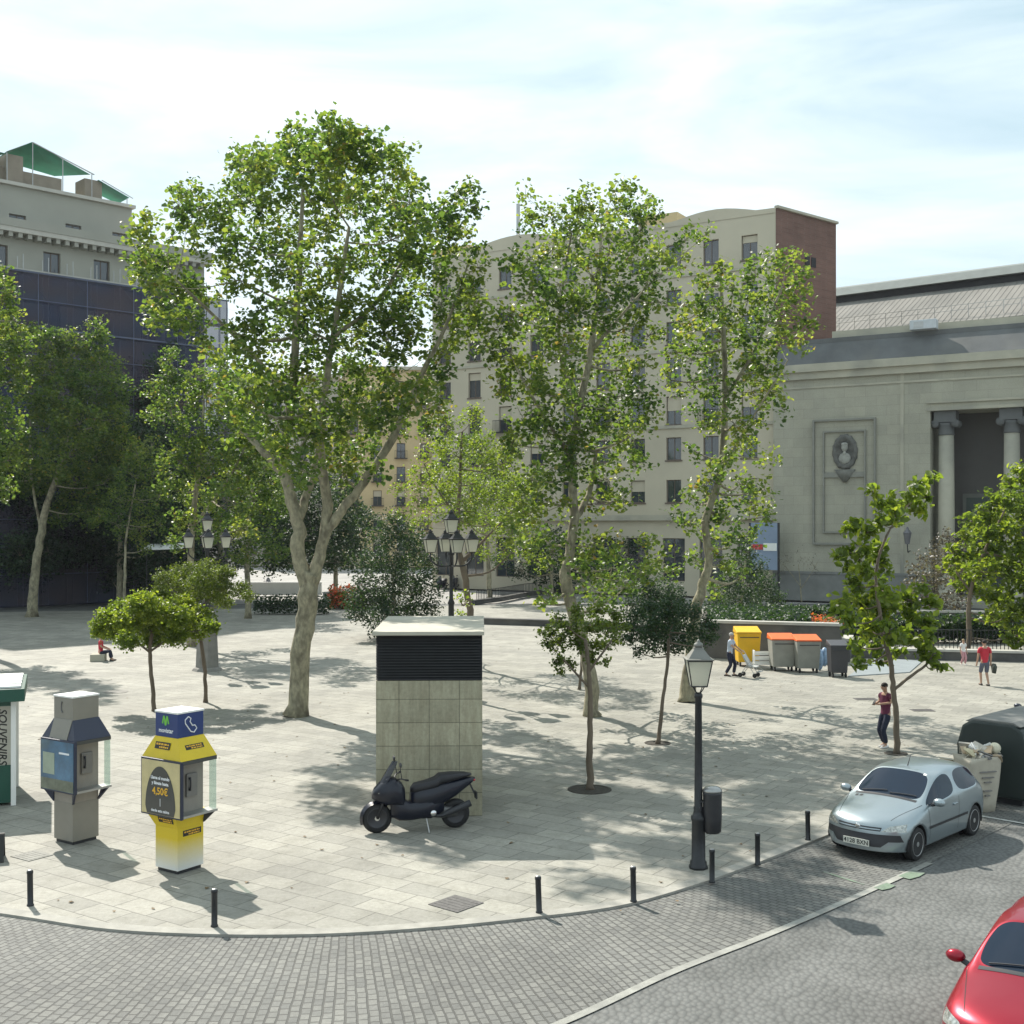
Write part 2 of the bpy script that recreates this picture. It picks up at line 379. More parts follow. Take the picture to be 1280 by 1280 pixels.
# green paint marks on the road
gp = mat('faded green paint', (.15, .205, .145), .8, .3, 14, .2, 40, stain=(.165, .17, .16))
for a, b_, w in ((at(1150, 1090, RX), at(1128, 1097, RX), .28), (at(1115, 1106, RX), at(1096, 1111, RX), .22), (at(1080, 1106, RX), at(1030, 1090, RX), .06)):
    d = (b_ - a); pr = Vector((-d.y, d.x, 0)).normalized() * w / 2
    k = MB(); pts = [a + pr * .7, a - pr, (a + b_) / 2 - pr * .8, b_ - pr * .6, b_ + pr, (a + b_) / 2 + pr * 1.1]
    k.add([(q.x, q.y, RX + .007) for q in pts], [(0, 1, 2, 3, 4, 5)])
    tag(k.build('road_marking', gp), kind='structure')
wl = MB(); a, b_ = at(1222, 1020, RX), at(1300, 1034, RX); wl.add([(a.x, a.y, RX + .008), (b_.x, b_.y, RX + .008), (b_.x, b_.y + .12, RX + .008), (a.x, a.y + .12, RX + .008)], [(0, 1, 2, 3)])
tag(wl.build('road_marking', mat('worn white paint', (.45, .45, .42), .8, .3, 9)), kind='structure')
pm = M['paving']; N, L = nodes(pm); P_ = N['Principled BSDF']; src = P_.inputs['Base Color'].links[0].from_socket
t = N.new('ShaderNodeTexCoord')
def layer(src, scale, det, p0, p1, c0, c1, vor=False):
    n = N.new('ShaderNodeTexVoronoi' if vor else 'ShaderNodeTexNoise'); n.inputs['Scale'].default_value = scale
    if not vor: n.inputs['Detail'].default_value = det; n.inputs['Roughness'].default_value = .7
    L.new(t.outputs['Object'], n.inputs['Vector']); r = N.new('ShaderNodeValToRGB'); r.color_ramp.elements[0].position = p0; r.color_ramp.elements[1].position = p1
    r.color_ramp.elements[0].color = (c0, c0, c0 * .98, 1); r.color_ramp.elements[1].color = (c1, c1, c1, 1); L.new(n.outputs['Distance' if vor else 'Fac'], r.inputs[0])
    x = N.new('ShaderNodeMixRGB'); x.blend_type = 'MULTIPLY'; x.inputs[0].default_value = 1; L.new(src, x.inputs[1]); L.new(r.outputs[0], x.inputs[2]); return x.outputs[0]
src = layer(src, 1.6, 8, .36, .52, .84, 1.0); src = layer(src, 2.6, 0, .035, .06, .62, 1.0, True); src = layer(src, 6.0, 10, .35, .5, .88, 1.0)
L.new(src, P_.inputs['Base Color'])
# cast covers, and a dark ribbed plate, let into the plaza
dk = mat('cast iron cover', (.11, .105, .10), .75, .3, 14, .8, 60)
for px, py, w, d_, rz, lab, mm in ((570, 1130, .62, .62, R(-40), 'dark square cast iron drain cover near the curved kerb', dk), (40, 1070, .55, .5, R(-34), 'pale grey square service cover in front of the grey phone booth', mat('worn cover', (.24, .235, .21), .8, .2, 8)),
                          (1153, 888, .7, .45, 0, 'narrow dark service cover on sunny paving beyond the parked silver car', dk), (1082, 874, .75, .5, 0, 'dark ribbed plate on the paving just left of the man under the young tree', dk)):
    c = at(px, py); k = MB(); k.box((0, 0, .006), (w, d_, .012)); 
    for i in range(5): k.box((0, (i - 2) * d_ / 6, .014), (w * .86, d_ / 16, .004))
    o = k.build('drain_cover', mm); o.location = (c.x, c.y, 0); o.rotation_euler = (0, 0, rz); tag(o, lab, 'cover')
c = at(145, 865); k = MB(); k.lathe([(.42, 0), (.42, .01), (.36, .012), (.34, .006)], n=24); o = k.build('manhole_cover', mat('worn ring', (.2, .19, .17), .8, .2, 8)); o.location = c
tag(o, 'round worn manhole cover on sunny paving above the grey phone booth', 'cover')

# ---------------------------------------------------------------- facades
def facade(name, parent, m, x0, x1, z0, z1, holes, depth=.25, thick=8.0, extra=None):
    """wall whose front is local y=0, with real openings (x, z, w, h)"""
    xs = sorted(set([x0, x1] + [h[0] - h[2] / 2 for h in holes] + [h[0] + h[2] / 2 for h in holes]))
    zs = sorted(set([z0, z1] + [h[1] - h[3] / 2 for h in holes] + [h[1] + h[3] / 2 for h in holes]))
    k = MB()
    for i in range(len(xs) - 1):
        for j in range(len(zs) - 1):
            cx, cz = (xs[i] + xs[i + 1]) / 2, (zs[j] + zs[j + 1]) / 2
            if any(abs(cx - h[0]) < h[2] / 2 and abs(cz - h[1]) < h[3] / 2 for h in holes): continue
            k.add([(xs[i], 0, zs[j]), (xs[i + 1], 0, zs[j]), (xs[i + 1], 0, zs[j + 1]), (xs[i], 0, zs[j + 1])], [(0, 1, 2, 3)])
    for h in holes:
        a, b, c, d = h[0] - h[2] / 2, h[0] + h[2] / 2, h[1] - h[3] / 2, h[1] + h[3] / 2
        k.add([(a, 0, c), (b, 0, c), (b, 0, d), (a, 0, d), (a, depth, c), (b, depth, c), (b, depth, d), (a, depth, d)],
              [(0, 1, 5, 4), (1, 2, 6, 5), (2, 3, 7, 6), (3, 0, 4, 7)])
    k.add([(x0, 0, z0), (x1, 0, z0), (x1, thick, z0), (x0, thick, z0), (x0, 0, z1), (x1, 0, z1), (x1, thick, z1), (x0, thick, z1)],
          [(1, 2, 6, 5), (2, 3, 7, 6), (3, 0, 4, 7), (4, 5, 6, 7)])
    if extra: extra(k)
    return k.build(name, m, parent)
WCACHE = {}
def window(parent, x, z, w, h, depth=.25, fm=None, sill=True, blind=0.0):
    fm = fm or M['frame']; key = (round(w, 2), round(h, 2), depth, fm.name, sill, blind)
    if key not in WCACHE:
        k = MB(); t = .07; y = depth - .06
        k.b2((-w / 2, y, -h / 2), (-w / 2 + t, y + .05, h / 2)); k.b2((w / 2 - t, y, -h / 2), (w / 2, y + .05, h / 2))
        k.b2((-w / 2 + t, y, h / 2 - t), (w / 2 - t, y + .05, h / 2)); k.b2((-w / 2 + t, y, -h / 2), (w / 2 - t, y + .05, -h / 2 + t))
        k.b2((-.03, y - .01, -h / 2 + t), (.03, y + .04, h / 2 - t))
        if sill: k.b2((-w / 2 - .1, -.08, -h / 2 - .12), (w / 2 + .1, .0, -h / 2 - .002))
        if blind:
            k.cur = 1; k.b2((-w / 2 + t, y - .04, h / 2 - h * blind), (w / 2 - t, y - .012, h / 2 - t))
        p_ = MB(); p_.b2((-w / 2 + t * .5, depth - .035, -h / 2 + t * .5), (w / 2 - t * .5, depth - .02, h / 2 - t * .5))
        WCACHE[key] = (k.mesh('window', [fm, M['cream']]), p_.mesh('pane', M['window']))
    a, b = WCACHE[key]; o = link('window', a, parent); o.location = (x, 0, z); link('pane', b, o)
    return o

# central apartment block -------------------------------------------------
apt = thing('apartment_building', 'tall cream apartment block with curved parapet and a red brick end wall', 'building', (21.1, 95, 0), R(-30.8))
cols = [-2.2 - 3.3 * i for i in range(10)]; rows = [(8.75, 1.9), (12.3, 1.9), (15.5, 2.4), (18.8, 2.3), (22.0, 1.9), (25.0, 1.2), (28.4, 2.0)]
holes = [(c, z, 1.35, h) for c in cols for z, h in rows] + [(c, 3.0, 2.0, 3.6) for c in cols]
def parapet(k):
    n = 40; z = lambda x: 31.0 + .55 * max(0, math.cos((x + 5.2) / 3.6 * PI / 2)) * (abs(x + 5.2) < 3.6) + .8 * max(0, math.cos((x + 24) / 5 * PI / 2)) * (abs(x + 24) < 5)
    for i in range(n):
        a, b = -33.3 + 33.3 * i / n, -33.3 + 33.3 * (i + 1) / n
        k.add([(a, -.05, 30.9), (b, -.05, 30.9), (b, -.05, z(b) + .3), (a, -.05, z(a) + .3), (a, .25, 30.9), (b, .25, 30.9), (b, .25, z(b) + .3), (a, .25, z(a) + .3)],
              [(0, 1, 2, 3), (4, 5, 6, 7), (3, 2, 6, 7)])
facade('wall', apt, M['cream'], -33.3, -.02, 0, 31, holes, .28, 6, parapet)
for c in cols:
    for z, h in rows: window(apt, c, z, 1.35, h, .28, blind=random.choice([0, 0, .3, .5]))
    window(apt, c, 3.0, 2.0, 3.6, .28, sill=False)
k = MB(); k.b2((-33.3, -.35, 6.3), (-.05, -.003, 6.75)); k.b2((-33.3, -.14, 14.0), (-.05, -.003, 14.25)); k.b2((-33.3, -.12, 26.6), (-.05, -.003, 26.8)); k.b2((-33.3, -.12, 20.4), (-.05, -.003, 20.6))
k.build('cornice', M['stone_plain'], apt)
for c in cols[1::3]:
    k = MB(); k.b2((c - 1.0, -.6, 13.98 + .28), (c + 1.0, -.15, 14.36))
    for i in range(15): k.box((c - .95 + i * .1357, -.56, 14.85), (.025, .025, 1.0))
    k.b2((c - 1.0, -.6, 15.35), (c + 1.0, -.53, 15.4)); k.build('balcony', M['iron'], apt)
k = MB(); k.tube([(-24.5, 1, 31), (-24.5, 1, 35.2)], .18, 8); k.build('chimney_pipe', M['steel'], apt)
k = MB(); k.b2((-12.5, 1, 31.02), (-8.9, 5.5, 32.4)); k.build('roof_hut', M['cream2'], apt)
k = MB(); k.b2((-33.2, .5, 31.02), (-29.4, 5.5, 32.0)); k.build('stair_head', M['cream2'], apt)
# brick party wall at its own angle
th = math.atan2(.64, .769) + R(30.8)
k = MB(); ux = Vector((math.cos(th), math.sin(th), 0)); e0 = Vector((0, 0, 0)); e1 = ux * 8.1; e2 = e1 + Vector((-math.sin(th), math.cos(th), 0)) * 3
P4 = [(0, 0), (e1.x, e1.y), (e2.x - 3, e2.y), (-.0, 6)]
k.prism([(e0.x, e0.y), (e1.x, e1.y), (e2.x, e2.y), (-3, 8.5), (-3, 6.01), (0, 6.01)], 0, 31.25); w = k.build('brick_wall', brick_mat('party wall brick', (.215, .118, .096), (.175, .095, .077), (.20, .145, .12), .5, .16, .012, 0, .9, bump=.2, xz=True), apt)
k = MB(); k.cur = 0; q = ux * 4.6; nrm = Vector((math.sin(th), -math.cos(th), 0))
for s_ in (-.5, .35):
    k.box((q.x + ux.x * s_ + nrm.x * .02, q.y + ux.y * s_ + nrm.y * .02, 27.6), (.6, .06, .8), th)
k.build('vent_window', M['dark'], apt)
k = MB(); m_ = (e0 + e1) / 2; k.box((m_.x + nrm.x * .06, m_.y + nrm.y * .06, 31.36), (8.2, .34, .2), th); k.build('coping', M['stone_plain'], apt)

# museum-like stone hall -------------------------------------------------
mus = thing('stone_pavilion', 'grey stone classical building with columned portico and portrait medallion', 'building', (21.5, 94, 0), R(-30.8))
facade('wall', mus, M['stone'], -.84, 34, 0, 17.6, [(21.6, 7.5, 20.9, 13.8)], 3.6, 9)
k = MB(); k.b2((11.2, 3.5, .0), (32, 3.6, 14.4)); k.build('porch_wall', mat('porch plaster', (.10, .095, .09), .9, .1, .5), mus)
k = MB(); k.b2((11.2, -1.2, .0), (32, 3.5, .58)); k.b2((11.2, -1.8, .0), (32, -1.2, .38)); k.b2((11.2, -2.4, .0), (32, -1.8, .2)); k.build('steps', M['stone_plain'], mus)
for x_ in (14.4, 18.9, 23.4):
    k = MB(); k.b2((x_ - 1.3, 3.42, .6), (x_ + 1.3, 3.5, 8.0)); k.build('door', mat('green bronze door', (.06, .08, .07), .6, .2, 2), mus)
    k = MB(); k.b2((x_ - 1.55, 3.38, .6), (x_ - 1.3, 3.5, 8.3)); k.b2((x_ + 1.3, 3.38, .6), (x_ + 1.55, 3.5, 8.3)); k.b2((x_ - 1.3, 3.38, 8.0), (x_ + 1.3, 3.5, 8.3)); k.build('door_frame', mat('dull frame', (.14, .145, .13), .8, .1, 2), mus)
colmesh = None
for i in range(5):
    x_ = 12.13 + 4.55 * i
    if colmesh is None:
        k = MB(); k.smooth = True; k.lathe([(.80, .6), (.80, .85), (.72, 1.0), (.62, 1.1), (.62, 1.2), (.60, 5), (.54, 12.6)], n=24)
        cap = MB(); cap.smooth = True; cap.lathe([(.54, 12.6), (.60, 12.62), (.56, 12.75), (.56, 13.3), (.68, 13.5)], n=24)
        cap.smooth = False; cap.b2((-.78, -.62, 13.55), (.78, .62, 14.38))
        for sx in (-.72, .72):
            for sy in (-.64, .64): cap.smooth = True; cap.lathe([(.0, -.08), (.30, -.08), (.30, .08), (0, .08)], (sx, sy * .8, 13.45), 14, M=Matrix.Rotation(R(90), 3, 'X'))
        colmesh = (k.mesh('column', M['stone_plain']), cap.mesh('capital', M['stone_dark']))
    o = link('column', colmesh[0], mus); o.location = (x_, .9, 0); link('capital', colmesh[1], o)
k = MB()
k.b2((-.84, -.30, 17.3), (34, .3, 17.85)); k.b2((-.9, -.55, 17.85), (34, .3, 18.45))
k.build('cornice', M['stone_plain'], mus)
k = MB(); k.loft([[(-.6, -.5, 18.46), (-.6, 1.0, 20.3), (-.6, 1.0, 18.46)], [(34, -.5, 18.46), (34, 1.0, 20.3), (34, 1.0, 18.46)]]); k.b2((0, .9, 20.2), (34, 1.6, 20.55)); k.build('lead_roof', M['stone_dark'], mus)
k = MB(); k.b2((3.5, 1.2, 20.56), (34, 1.9, 21.1)); k.build('parapet', M['stone_plain'], mus)
k = MB(); k.b2((10.9, -.10, 14.4), (34, -.003, 14.62)); k.b2((10.9, -.16, 14.95), (34, -.003, 15.12)); k.b2((9.0, -.05, 2.2), (9.25, -.003, 17.3)); k.b2((-.84, -.08, 16.6), (34, -.003, 16.75)); k.build('string_course', M['stone_plain'], mus)
k = MB(); k.b2((-.84, -.14, 0), (11.1, -.003, 2.1)); k.b2((-.84, -.20, 2.1), (11.1, -.003, 2.3)); k.build('plinth', mat('plinth stone', (.19, .195, .185), .9, .15, 1.0, .2, 20), mus)
def rectframe(k, x0, x1, z0, z1, t, y0, y1):
    k.b2((x0, y0, z0), (x0 + t, y1, z1)); k.b2((x1 - t, y0, z0), (x1, y1, z1)); k.b2((x0 + t, y0, z1 - t), (x1 - t, y1, z1)); k.b2((x0 + t, y0, z0), (x1 - t, y1, z0 + t))
k = MB(); rectframe(k, 2.35, 7.2, 4.4, 14.1, .14, -.22, -.003); rectframe(k, 3.15, 6.45, 5.3, 13.2, .12, -.20, -.003); k.b2((3.27, -.16, 9.6), (6.33, -.003, 10.0)); k.build('panel_moulding', mat('moulding', (.23, .23, .20), .85, .1, 2), mus)
k = MB(); k.smooth = True
Mr = Matrix.Rotation(R(90), 3, 'X')
pr = []
for r_, z_ in ((.62, .05), (.74, .22), (.90, .26), (1.0, .16), (1.02, .0)): pr.append((r_, z_))
vs = []; fs = []; n = 36
for r_, d_ in pr:
    for i in range(n):
        a = 2 * PI * i / n; bumpy = 1 + .035 * math.sin(a * 14); vs.append((4.85 + .95 * r_ * bumpy * math.cos(a), -d_ - .004, 11.55 + 1.35 * r_ * bumpy * math.sin(a)))
for j in range(len(pr) - 1):
    for i in range(n): a, b_ = j * n + i, j * n + (i + 1) % n; fs.append((a, b_, b_ + n, a + n))
k.add(vs, fs); k.add([v_ for v_ in vs[:n]], [tuple(range(n))]); wm = k.build('wreath', mat('dark relief stone', (.12, .12, .11), .9, .3, 3, .5, 12), mus)
k = MB(); k.smooth = True; k.ball((4.85, -.18, 11.9), (.26, .18, .34)); k.ball((4.85, -.14, 11.05), (.48, .16, .45)); k.ball((4.85, -.2, 11.45), (.14, .12, .2)); k.ball((4.85, -.2, 12.12), (.27, .17, .16)); k.build('portrait_relief', mat('pale relief stone', (.30, .30, .27), .9, .2, 4), wm)
k = MB(); k.smooth = True; k.loft([[(4.85 + sx * w_, -.2 * s_, z_) for sx in (-1, 1) for s_ in (0, 1)][0:1] + [(4.85 + w_, -.01, z_), (4.85 + w_, -.2, z_), (4.85 - w_, -.2, z_)] for w_, z_ in ((.1, 9.2), (.45, 9.65), (.8, 10.2))]); k.build('bracket', mat('bracket stone', (.17, .17, .15), .9, .2, 3), mus)
# wall lantern on the pavilion
wl_ = thing('wall_lantern', 'dark iron wall lantern on a bracket beside the portico of the stone building', 'lantern', (0, 0, 0), R(-30.8))
loc = Vector((21.5, 94, 0)) + Matrix.Rotation(R(-30.8), 3, 'Z') @ Vector((9.7, -.9, 4.6)); wl_.location = loc
k = MB(); k.tube([(0, .9, -.6), (0, .2, -.7), (0, 0, -.3), (0, 0, -.1)], .04, 6); k.build('bracket', M['iron'], wl_)
k = MB(); k.lathe([(.16, -.1), (.30, .7), (.34, .72), (.12, 1.0), (.05, 1.2)], n=6); k.build('lantern_head', mat('lantern dark glass', (.14, .14, .15), .3, .1, 4), wl_)
# rooftop equipment box
ac = thing('roof_unit', 'pale metal ventilation unit on the parapet of the stone building', 'roof unit', Vector((21.5, 94, 0)) + Matrix.Rotation(R(-30.8), 3, 'Z') @ Vector((10.6, .5, 20.56)), R(-30.8))
k = MB(); k.box((0, 0, .35), (1.9, .9, .7)); k.build('casing', mat('pale blue grey metal', (.5, .53, .55), .5, .1, 3), ac, .04)
k = MB(); k.box((-.3, -.46, .35), (.7, .03, .45)); k.build('grille', M['steel'], ac)
# long hall roof behind
hall = thing('long_hall', 'long grey sheet roofed hall with raised ridge lantern behind the stone building', 'building', (30.6, 112, 0), R(-38.9))
def hallroof(k):
    x0, x1 = -14, 60
    k.b2((x0, .2, 0), (x1, 20, 23.3))
k = MB(); hallroof(k); k.build('wall', M['brick'], hall)
k = MB(); k.loft([[(-14.2, -.3, 23.8), (-14.2, 8, 28.4), (-14.2, 8, 28.2), (-14.2, -.3, 23.5)], [(60, -.3, 23.8), (60, 8, 28.4), (60, 8, 28.2), (60, -.3, 23.5)]])
for i in range(140): x_ = -14 + i * .53; k.loft([[(x_, -.32, 23.80), (x_, 8, 28.40), (x_, 8, 28.425), (x_, -.32, 23.825)], [(x_ + .05, -.32, 23.80), (x_ + .05, 8, 28.40), (x_ + .05, 8, 28.425), (x_ + .05, -.32, 23.825)]])
k.build('roof', M['roof_grey'], hall)
k = MB(); k.b2((-14, 7.9, 28.3), (60, 8.1, 29.0)); k.build('clerestory', M['dark'], hall)
k = MB(); k.loft([[(-14.4, 7.3, 29.0), (-14.4, 8.2, 29.9), (-14.4, 10.5, 30.5), (-14.4, 10.5, 29.0)], [(60, 7.3, 29.0), (60, 8.2, 29.9), (60, 10.5, 30.5), (60, 10.5, 29.0)]]); k.build('ridge_lantern', mat('pale ridge sheet', (.18, .20, .19), .85, .1, 1), hall)
k = MB()
for i in range(48): k.box((-12 + i * 1.5, .6, 24.8), (.04, .04, 1.3))
k.box((24, .6, 25.45), (73, .035, .035)); k.box((24, .6, 25.0), (73, .03, .03)); k.build('railing', M['steel'], hall)

# left scaffolded building ----------------------------------------------
lb = thing('scaffolded_building', 'grey rendered block wrapped in blue scaffold netting with green tarps on the roof', 'building', (-29.6, 93.8, 0), R(44))
lc = mat('pale grey render', (.33, .325, .28), .85, .08, .3, .1, 20, stain=(.33, .32, .28))
rowsL = [(25.6, 1.5), (21.6, 2.0), (18.0, 2.0), (14.4, 2.0), (10.8, 2.0), (7.0, 2.0)]
colsL = [-14.6 - 3.9 * i for i in range(3)][::-1] + [-10.7, -6.8, -2.9, 1.0, 4.6]
facade('wall', lb, lc, -28, 5.9, 0, 27.2, [(c, z, 1.3, h) for c in colsL for z, h in rowsL], .3, 16)
for c in colsL:
    for z, h in rowsL: window(lb, c, z, 1.3, h, .3, sill=False)
k = MB(); holesU = [(c, 28.55, 1.25, .75) for c in (-17.3, -13.4, -9.0, -4.75, -1.0)]
o = facade('attic_wall', lb, lc, -28, 0, 27.2, 31.0, holesU, .25, 9); o.location = (0, .9, .04)
for h_ in holesU:
    w = window(lb, h_[0], h_[1], 1.25, .75, .25, sill=False); w.location.y = .9; w.location.z += .04
k = MB(); k.b2((-28, .6, 31.05), (.2, 9.4, 31.3)); k.b2((-28, -.9, 27.25), (6.1, .88, 27.6)); k.b2((-28, -1.1, 24.35), (6.0, -.003, 24.6)); k.build('cornice', mat('pale cornice', (.47, .45, .40), .85, .1, 1), lb)
k = MB()
for i in range(48): k.b2((-27.8 + i * .7, -.8, 26.9), (-27.5 + i * .7, -.003, 27.25))
k.build('dentil_row', lc, lb)
k = MB(); k.b2((-28, -.95, 27.6), (6.1, -.85, 28.2)); k.build('balcony_front', lc, lb)
# scaffold: poles, decks and net
k = MB()
for i in range(20):
    for y_ in (-1.4, -.35): k.tube([(-28 + i * 1.85, y_, 0), (-28 + i * 1.85, y_, 25.6)], .035, 5)
for j in range(12):
    for y_ in (-1.4,): k.tube([(-28, y_, 2 * j + 2.4), (7.2, y_, 2 * j + 2.4)], .03, 5)
for i in range(9): k.tube([(-28 + i * 3.7, -1.4, 24.4), (-26.2 + i * 3.7, -1.4, 22.4)], .03, 5)
k.build('scaffold_pole', M['steel'], lb)
k = MB()
for j in range(11): k.b2((-28, -1.3, 2 * j + 2.3), (7.0, -.4, 2 * j + 2.36))
k.build('scaffold_deck', M['steel'], lb)
k = MB()
for j in range(12): k.box((-10.4, -1.62, 2 * j + 2.33), (35.3, .05, .12 if j % 2 else .05))
for i in range(10): k.box((-27 + i * 3.7, -1.64, 12.2), (.05, .03, 24.2))
k.build('net_rail', mat('dull net rail', (.10, .115, .17), .8, .2, 2), lb)
net = bpy.data.materials.new('blue debris net'); net.use_nodes = True; N, L = nodes(net); p = N['Principled BSDF']; p.inputs['Roughness'].default_value = .9
n = N.new('ShaderNodeTexNoise'); n.inputs['Scale'].default_value = .35; n.inputs['Detail'].default_value = 6
r = N.new('ShaderNodeValToRGB'); r.color_ramp.elements[0].position = .42; r.color_ramp.elements[1].position = .58
r.color_ramp.elements[0].color = (.030, .042, .085, 1); r.color_ramp.elements[1].color = (.060, .048, .070, 1)
t = N.new('ShaderNodeTexCoord'); L.new(t.outputs['Object'], n.inputs['Vector']); L.new(n.outputs['Fac'], r.inputs[0]); L.new(r.outputs[0], p.inputs['Base Color'])
tb = N.new('ShaderNodeBsdfTransparent'); ms = N.new('ShaderNodeMixShader'); ms.inputs[0].default_value = .22
L.new(p.outputs[0], ms.inputs[1]); L.new(tb.outputs[0], ms.inputs[2]); L.new(ms.outputs[0], N['Material Output'].inputs[0])
k = MB(); vs = []; fs = []; nx, nz = 60, 30
for j in range(nz + 1):
    for i in range(nx + 1): vs.append((-28 + 35.2 * i / nx, -1.52 + .06 * math.sin(i * 1.7 + j * .6) + .05 * math.sin(j * 2.1), 24.3 * j / nz))
for j in range(nz):
    for i in range(nx): a = j * (nx + 1) + i; fs.append((a, a + 1, a + nx + 2, a + nx + 1))
k.add(vs, fs); k.build('safety_net', net, lb)
tarp = mat('green tarpaulin', (.03, .26, .17), .7, .2, .8)
k = MB(); k.b2((-16, 2.0, 31.32), (-5.2, 6, 32.6)); k.b2((-3.6, 1.5, 31.32), (-2.2, 3.2, 32.9)); k.b2((-9.6, 1.4, 31.32), (-8.4, 3.2, 33.5)); k.build('penthouse', mat('brown grey block', (.27, .23, .18), .85, .15, 1), lb)
k = MB(); k.add([(-9.8, .9, 33.5), (-7.8, 1.2, 34.7), (-3.2, 1.3, 33.2), (-4.5, 5.0, 33.6), (-9.0, 5, 34.0)], [(0, 1, 4), (1, 3, 4), (1, 2, 3)])
k.add([(-2.6, 1.2, 32.9), (-.2, .9, 31.9), (.3, 4, 32.1), (-2.4, 4.6, 33.1)], [(0, 1, 2, 3)])
k.add([(-16, .8, 33.4), (-9.9, .8, 33.3), (-9.9, 4, 33.6), (-16, 4, 33.8)], [(0, 1, 2, 3)]); k.build('roof_tarp', tarp, lb)
k = MB()
for x_, z_ in ((-9.7, 33.5), (-7.8, 34.6), (-3.2, 33.2), (-.3, 31.9), (-5.5, 34.0)): k.tube([(x_, 1.1, 31.3), (x_, 1.1, z_)], .04, 5)
k.tube([(-7.8, 1.1, 34.65), (-3.0, 1.1, 33.2)], .05, 5); k.tube([(-2.4, 1.1, 32.9), (.1, .9, 31.9)], .04, 5); k.build('tarp_frame', M['steel'], lb)

HAZE = .00012
if HAZE:
    k = MB(); k.b2((-310, -70, -1.2), (310, 430, 48)); hz = bpy.data.materials.new('thin air haze'); hz.use_nodes = True; N, L = nodes(hz); N.remove(N['Principled BSDF'])
    pv = N.new('ShaderNodeVolumePrincipled'); pv.inputs['Color'].default_value = (.86, .92, 1, 1); pv.inputs['Density'].default_value = HAZE; pv.inputs['Anisotropy'].default_value = .35
    L.new(pv.outputs[0], N['Material Output'].inputs['Volume']); tag(k.build('haze', hz), kind='stuff')
# far buildings closing the gap ------------------------------------------
def far_block(name, label, x0, x1, y, top, m, rz, nx, nz, gz0=2.6, fl=3.3):
    b = thing(name, label, 'building', ((x0 + x1) / 2, y, 0), rz); w = (x1 - x0)
    hs = []
    for i in range(nx):
        for j in range(nz): hs.append((-w / 2 + w * (i + .5) / nx, gz0 + fl * j + .4, 1.2, 2.1 if j else 2.8))
    facade('wall', b, m, -w / 2, w / 2, 0, top, hs, .3, 12)
    for h in hs: window(b, h[0], h[1], h[2], h[3], .3, sill=True, blind=random.choice([0, .4]))
    k = MB(); k.b2((-w / 2 - .3, -.5, top - .1), (w / 2 + .3, -.003, top + .35)); k.build('cornice', M['stone_plain'], b)
    for j in range(1, nz):
        for i in range(nx):
            k = MB(); c_ = -w / 2 + w * (i + .5) / nx; zz = gz0 + fl * j - .75
            k.b2((c_ - .9, -.6, zz), (c_ + .9, -.003, zz + .12))
            for q_ in range(10): k.box((c_ - .85 + q_ * .189, -.57, zz + .6), (.03, .03, .95))
            k.b2((c_ - .9, -.6, zz + 1.07), (c_ + .9, -.55, zz + 1.12)); k.build('balcony', M['iron'], b)
    return b
X = lambda px, d: (px - 640) * d / F
far_block('townhouse', 'ochre yellow townhouse with iron balconies glimpsed behind the tallest plane tree', X(428, 165), X(545, 165), 165, 27.5, M['cream2'], R(6), 4, 7)
far_block('townhouse', 'pale stone townhouse in the distance to the left of the ochre one', X(270, 170), X(424, 170), 170, 27.0, mat('pale town stone', (.42, .40, .35), .85, .1, .4), R(-3), 5, 7)
far_block('townhouse', 'low brown townhouse closing the shaded street at the far left', X(-260, 130), X(-20, 130), 130, 18.0, mat('brown town stone', (.26, .22, .18), .85, .1, .4), R(10), 6, 4)

# ---------------------------------------------------------------- trees
def leaf_mesh(name, P, size, m, tint, up=.35, elong=1.0):
    """P: Nx3 leaf centres; each leaf a small folded blade"""
    n = len(P); nrm = RNG.normal(size=(n, 3)); nrm[:, 2] = np.abs(nrm[:, 2]) * (1 + up) + up; nrm /= np.linalg.norm(nrm, axis=1)[:, None]
    a = RNG.normal(size=(n, 3)); a[:, 2] -= .5; u = a - nrm * (a * nrm).sum(1)[:, None]; u /= np.linalg.norm(u, axis=1)[:, None]; v = np.cross(nrm, u)
    s = (size * RNG.uniform(.6, 1.25, n))[:, None]
    V = np.empty((n, 6, 3)); w = .52 / elong
    V[:, 0] = P - u * s * .5; V[:, 1] = P + v * s * w - u * s * .12 + nrm * s * .14; V[:, 2] = P + v * s * w * .72 + u * s * .25 + nrm * s * .12
    V[:, 3] = P + u * s * .55 - nrm * s * .06; V[:, 4] = P - v * s * w * .72 + u * s * .25 + nrm * s * .12; V[:, 5] = P - v * s * w - u * s * .12 + nrm * s * .14
    me = bpy.data.meshes.new(name); me.vertices.add(n * 6); me.vertices.foreach_set('co', V.reshape(-1).astype(np.float32))
    base = (np.arange(n) * 6)[:, None]
    idx = np.concatenate([base + np.array([[0, 1, 2, 3]]), base + np.array([[0, 3, 4, 5]])], 1).reshape(-1)
    me.loops.add(n * 8); me.loops.foreach_set('vertex_index', idx.astype(np.int32))
    me.polygons.add(n * 2); me.polygons.foreach_set('loop_start', (np.arange(n * 2) * 4).astype(np.int32)); me.polygons.foreach_set('loop_total', np.full(n * 2, 4, np.int32))
    me.update(calc_edges=True); me.materials.append(m)
    at_ = me.attributes.new('tint', 'FLOAT', 'FACE'); at_.data.foreach_set('value', np.repeat(tint, 2).astype(np.float32))
    return me
LS, GD = .62, 2.1
def in_ball(n):
    p = RNG.normal(size=(n, 3)); p /= np.linalg.norm(p, axis=1)[:, None]
    return p * (RNG.uniform(.12, 1, n) ** .42)[:, None]
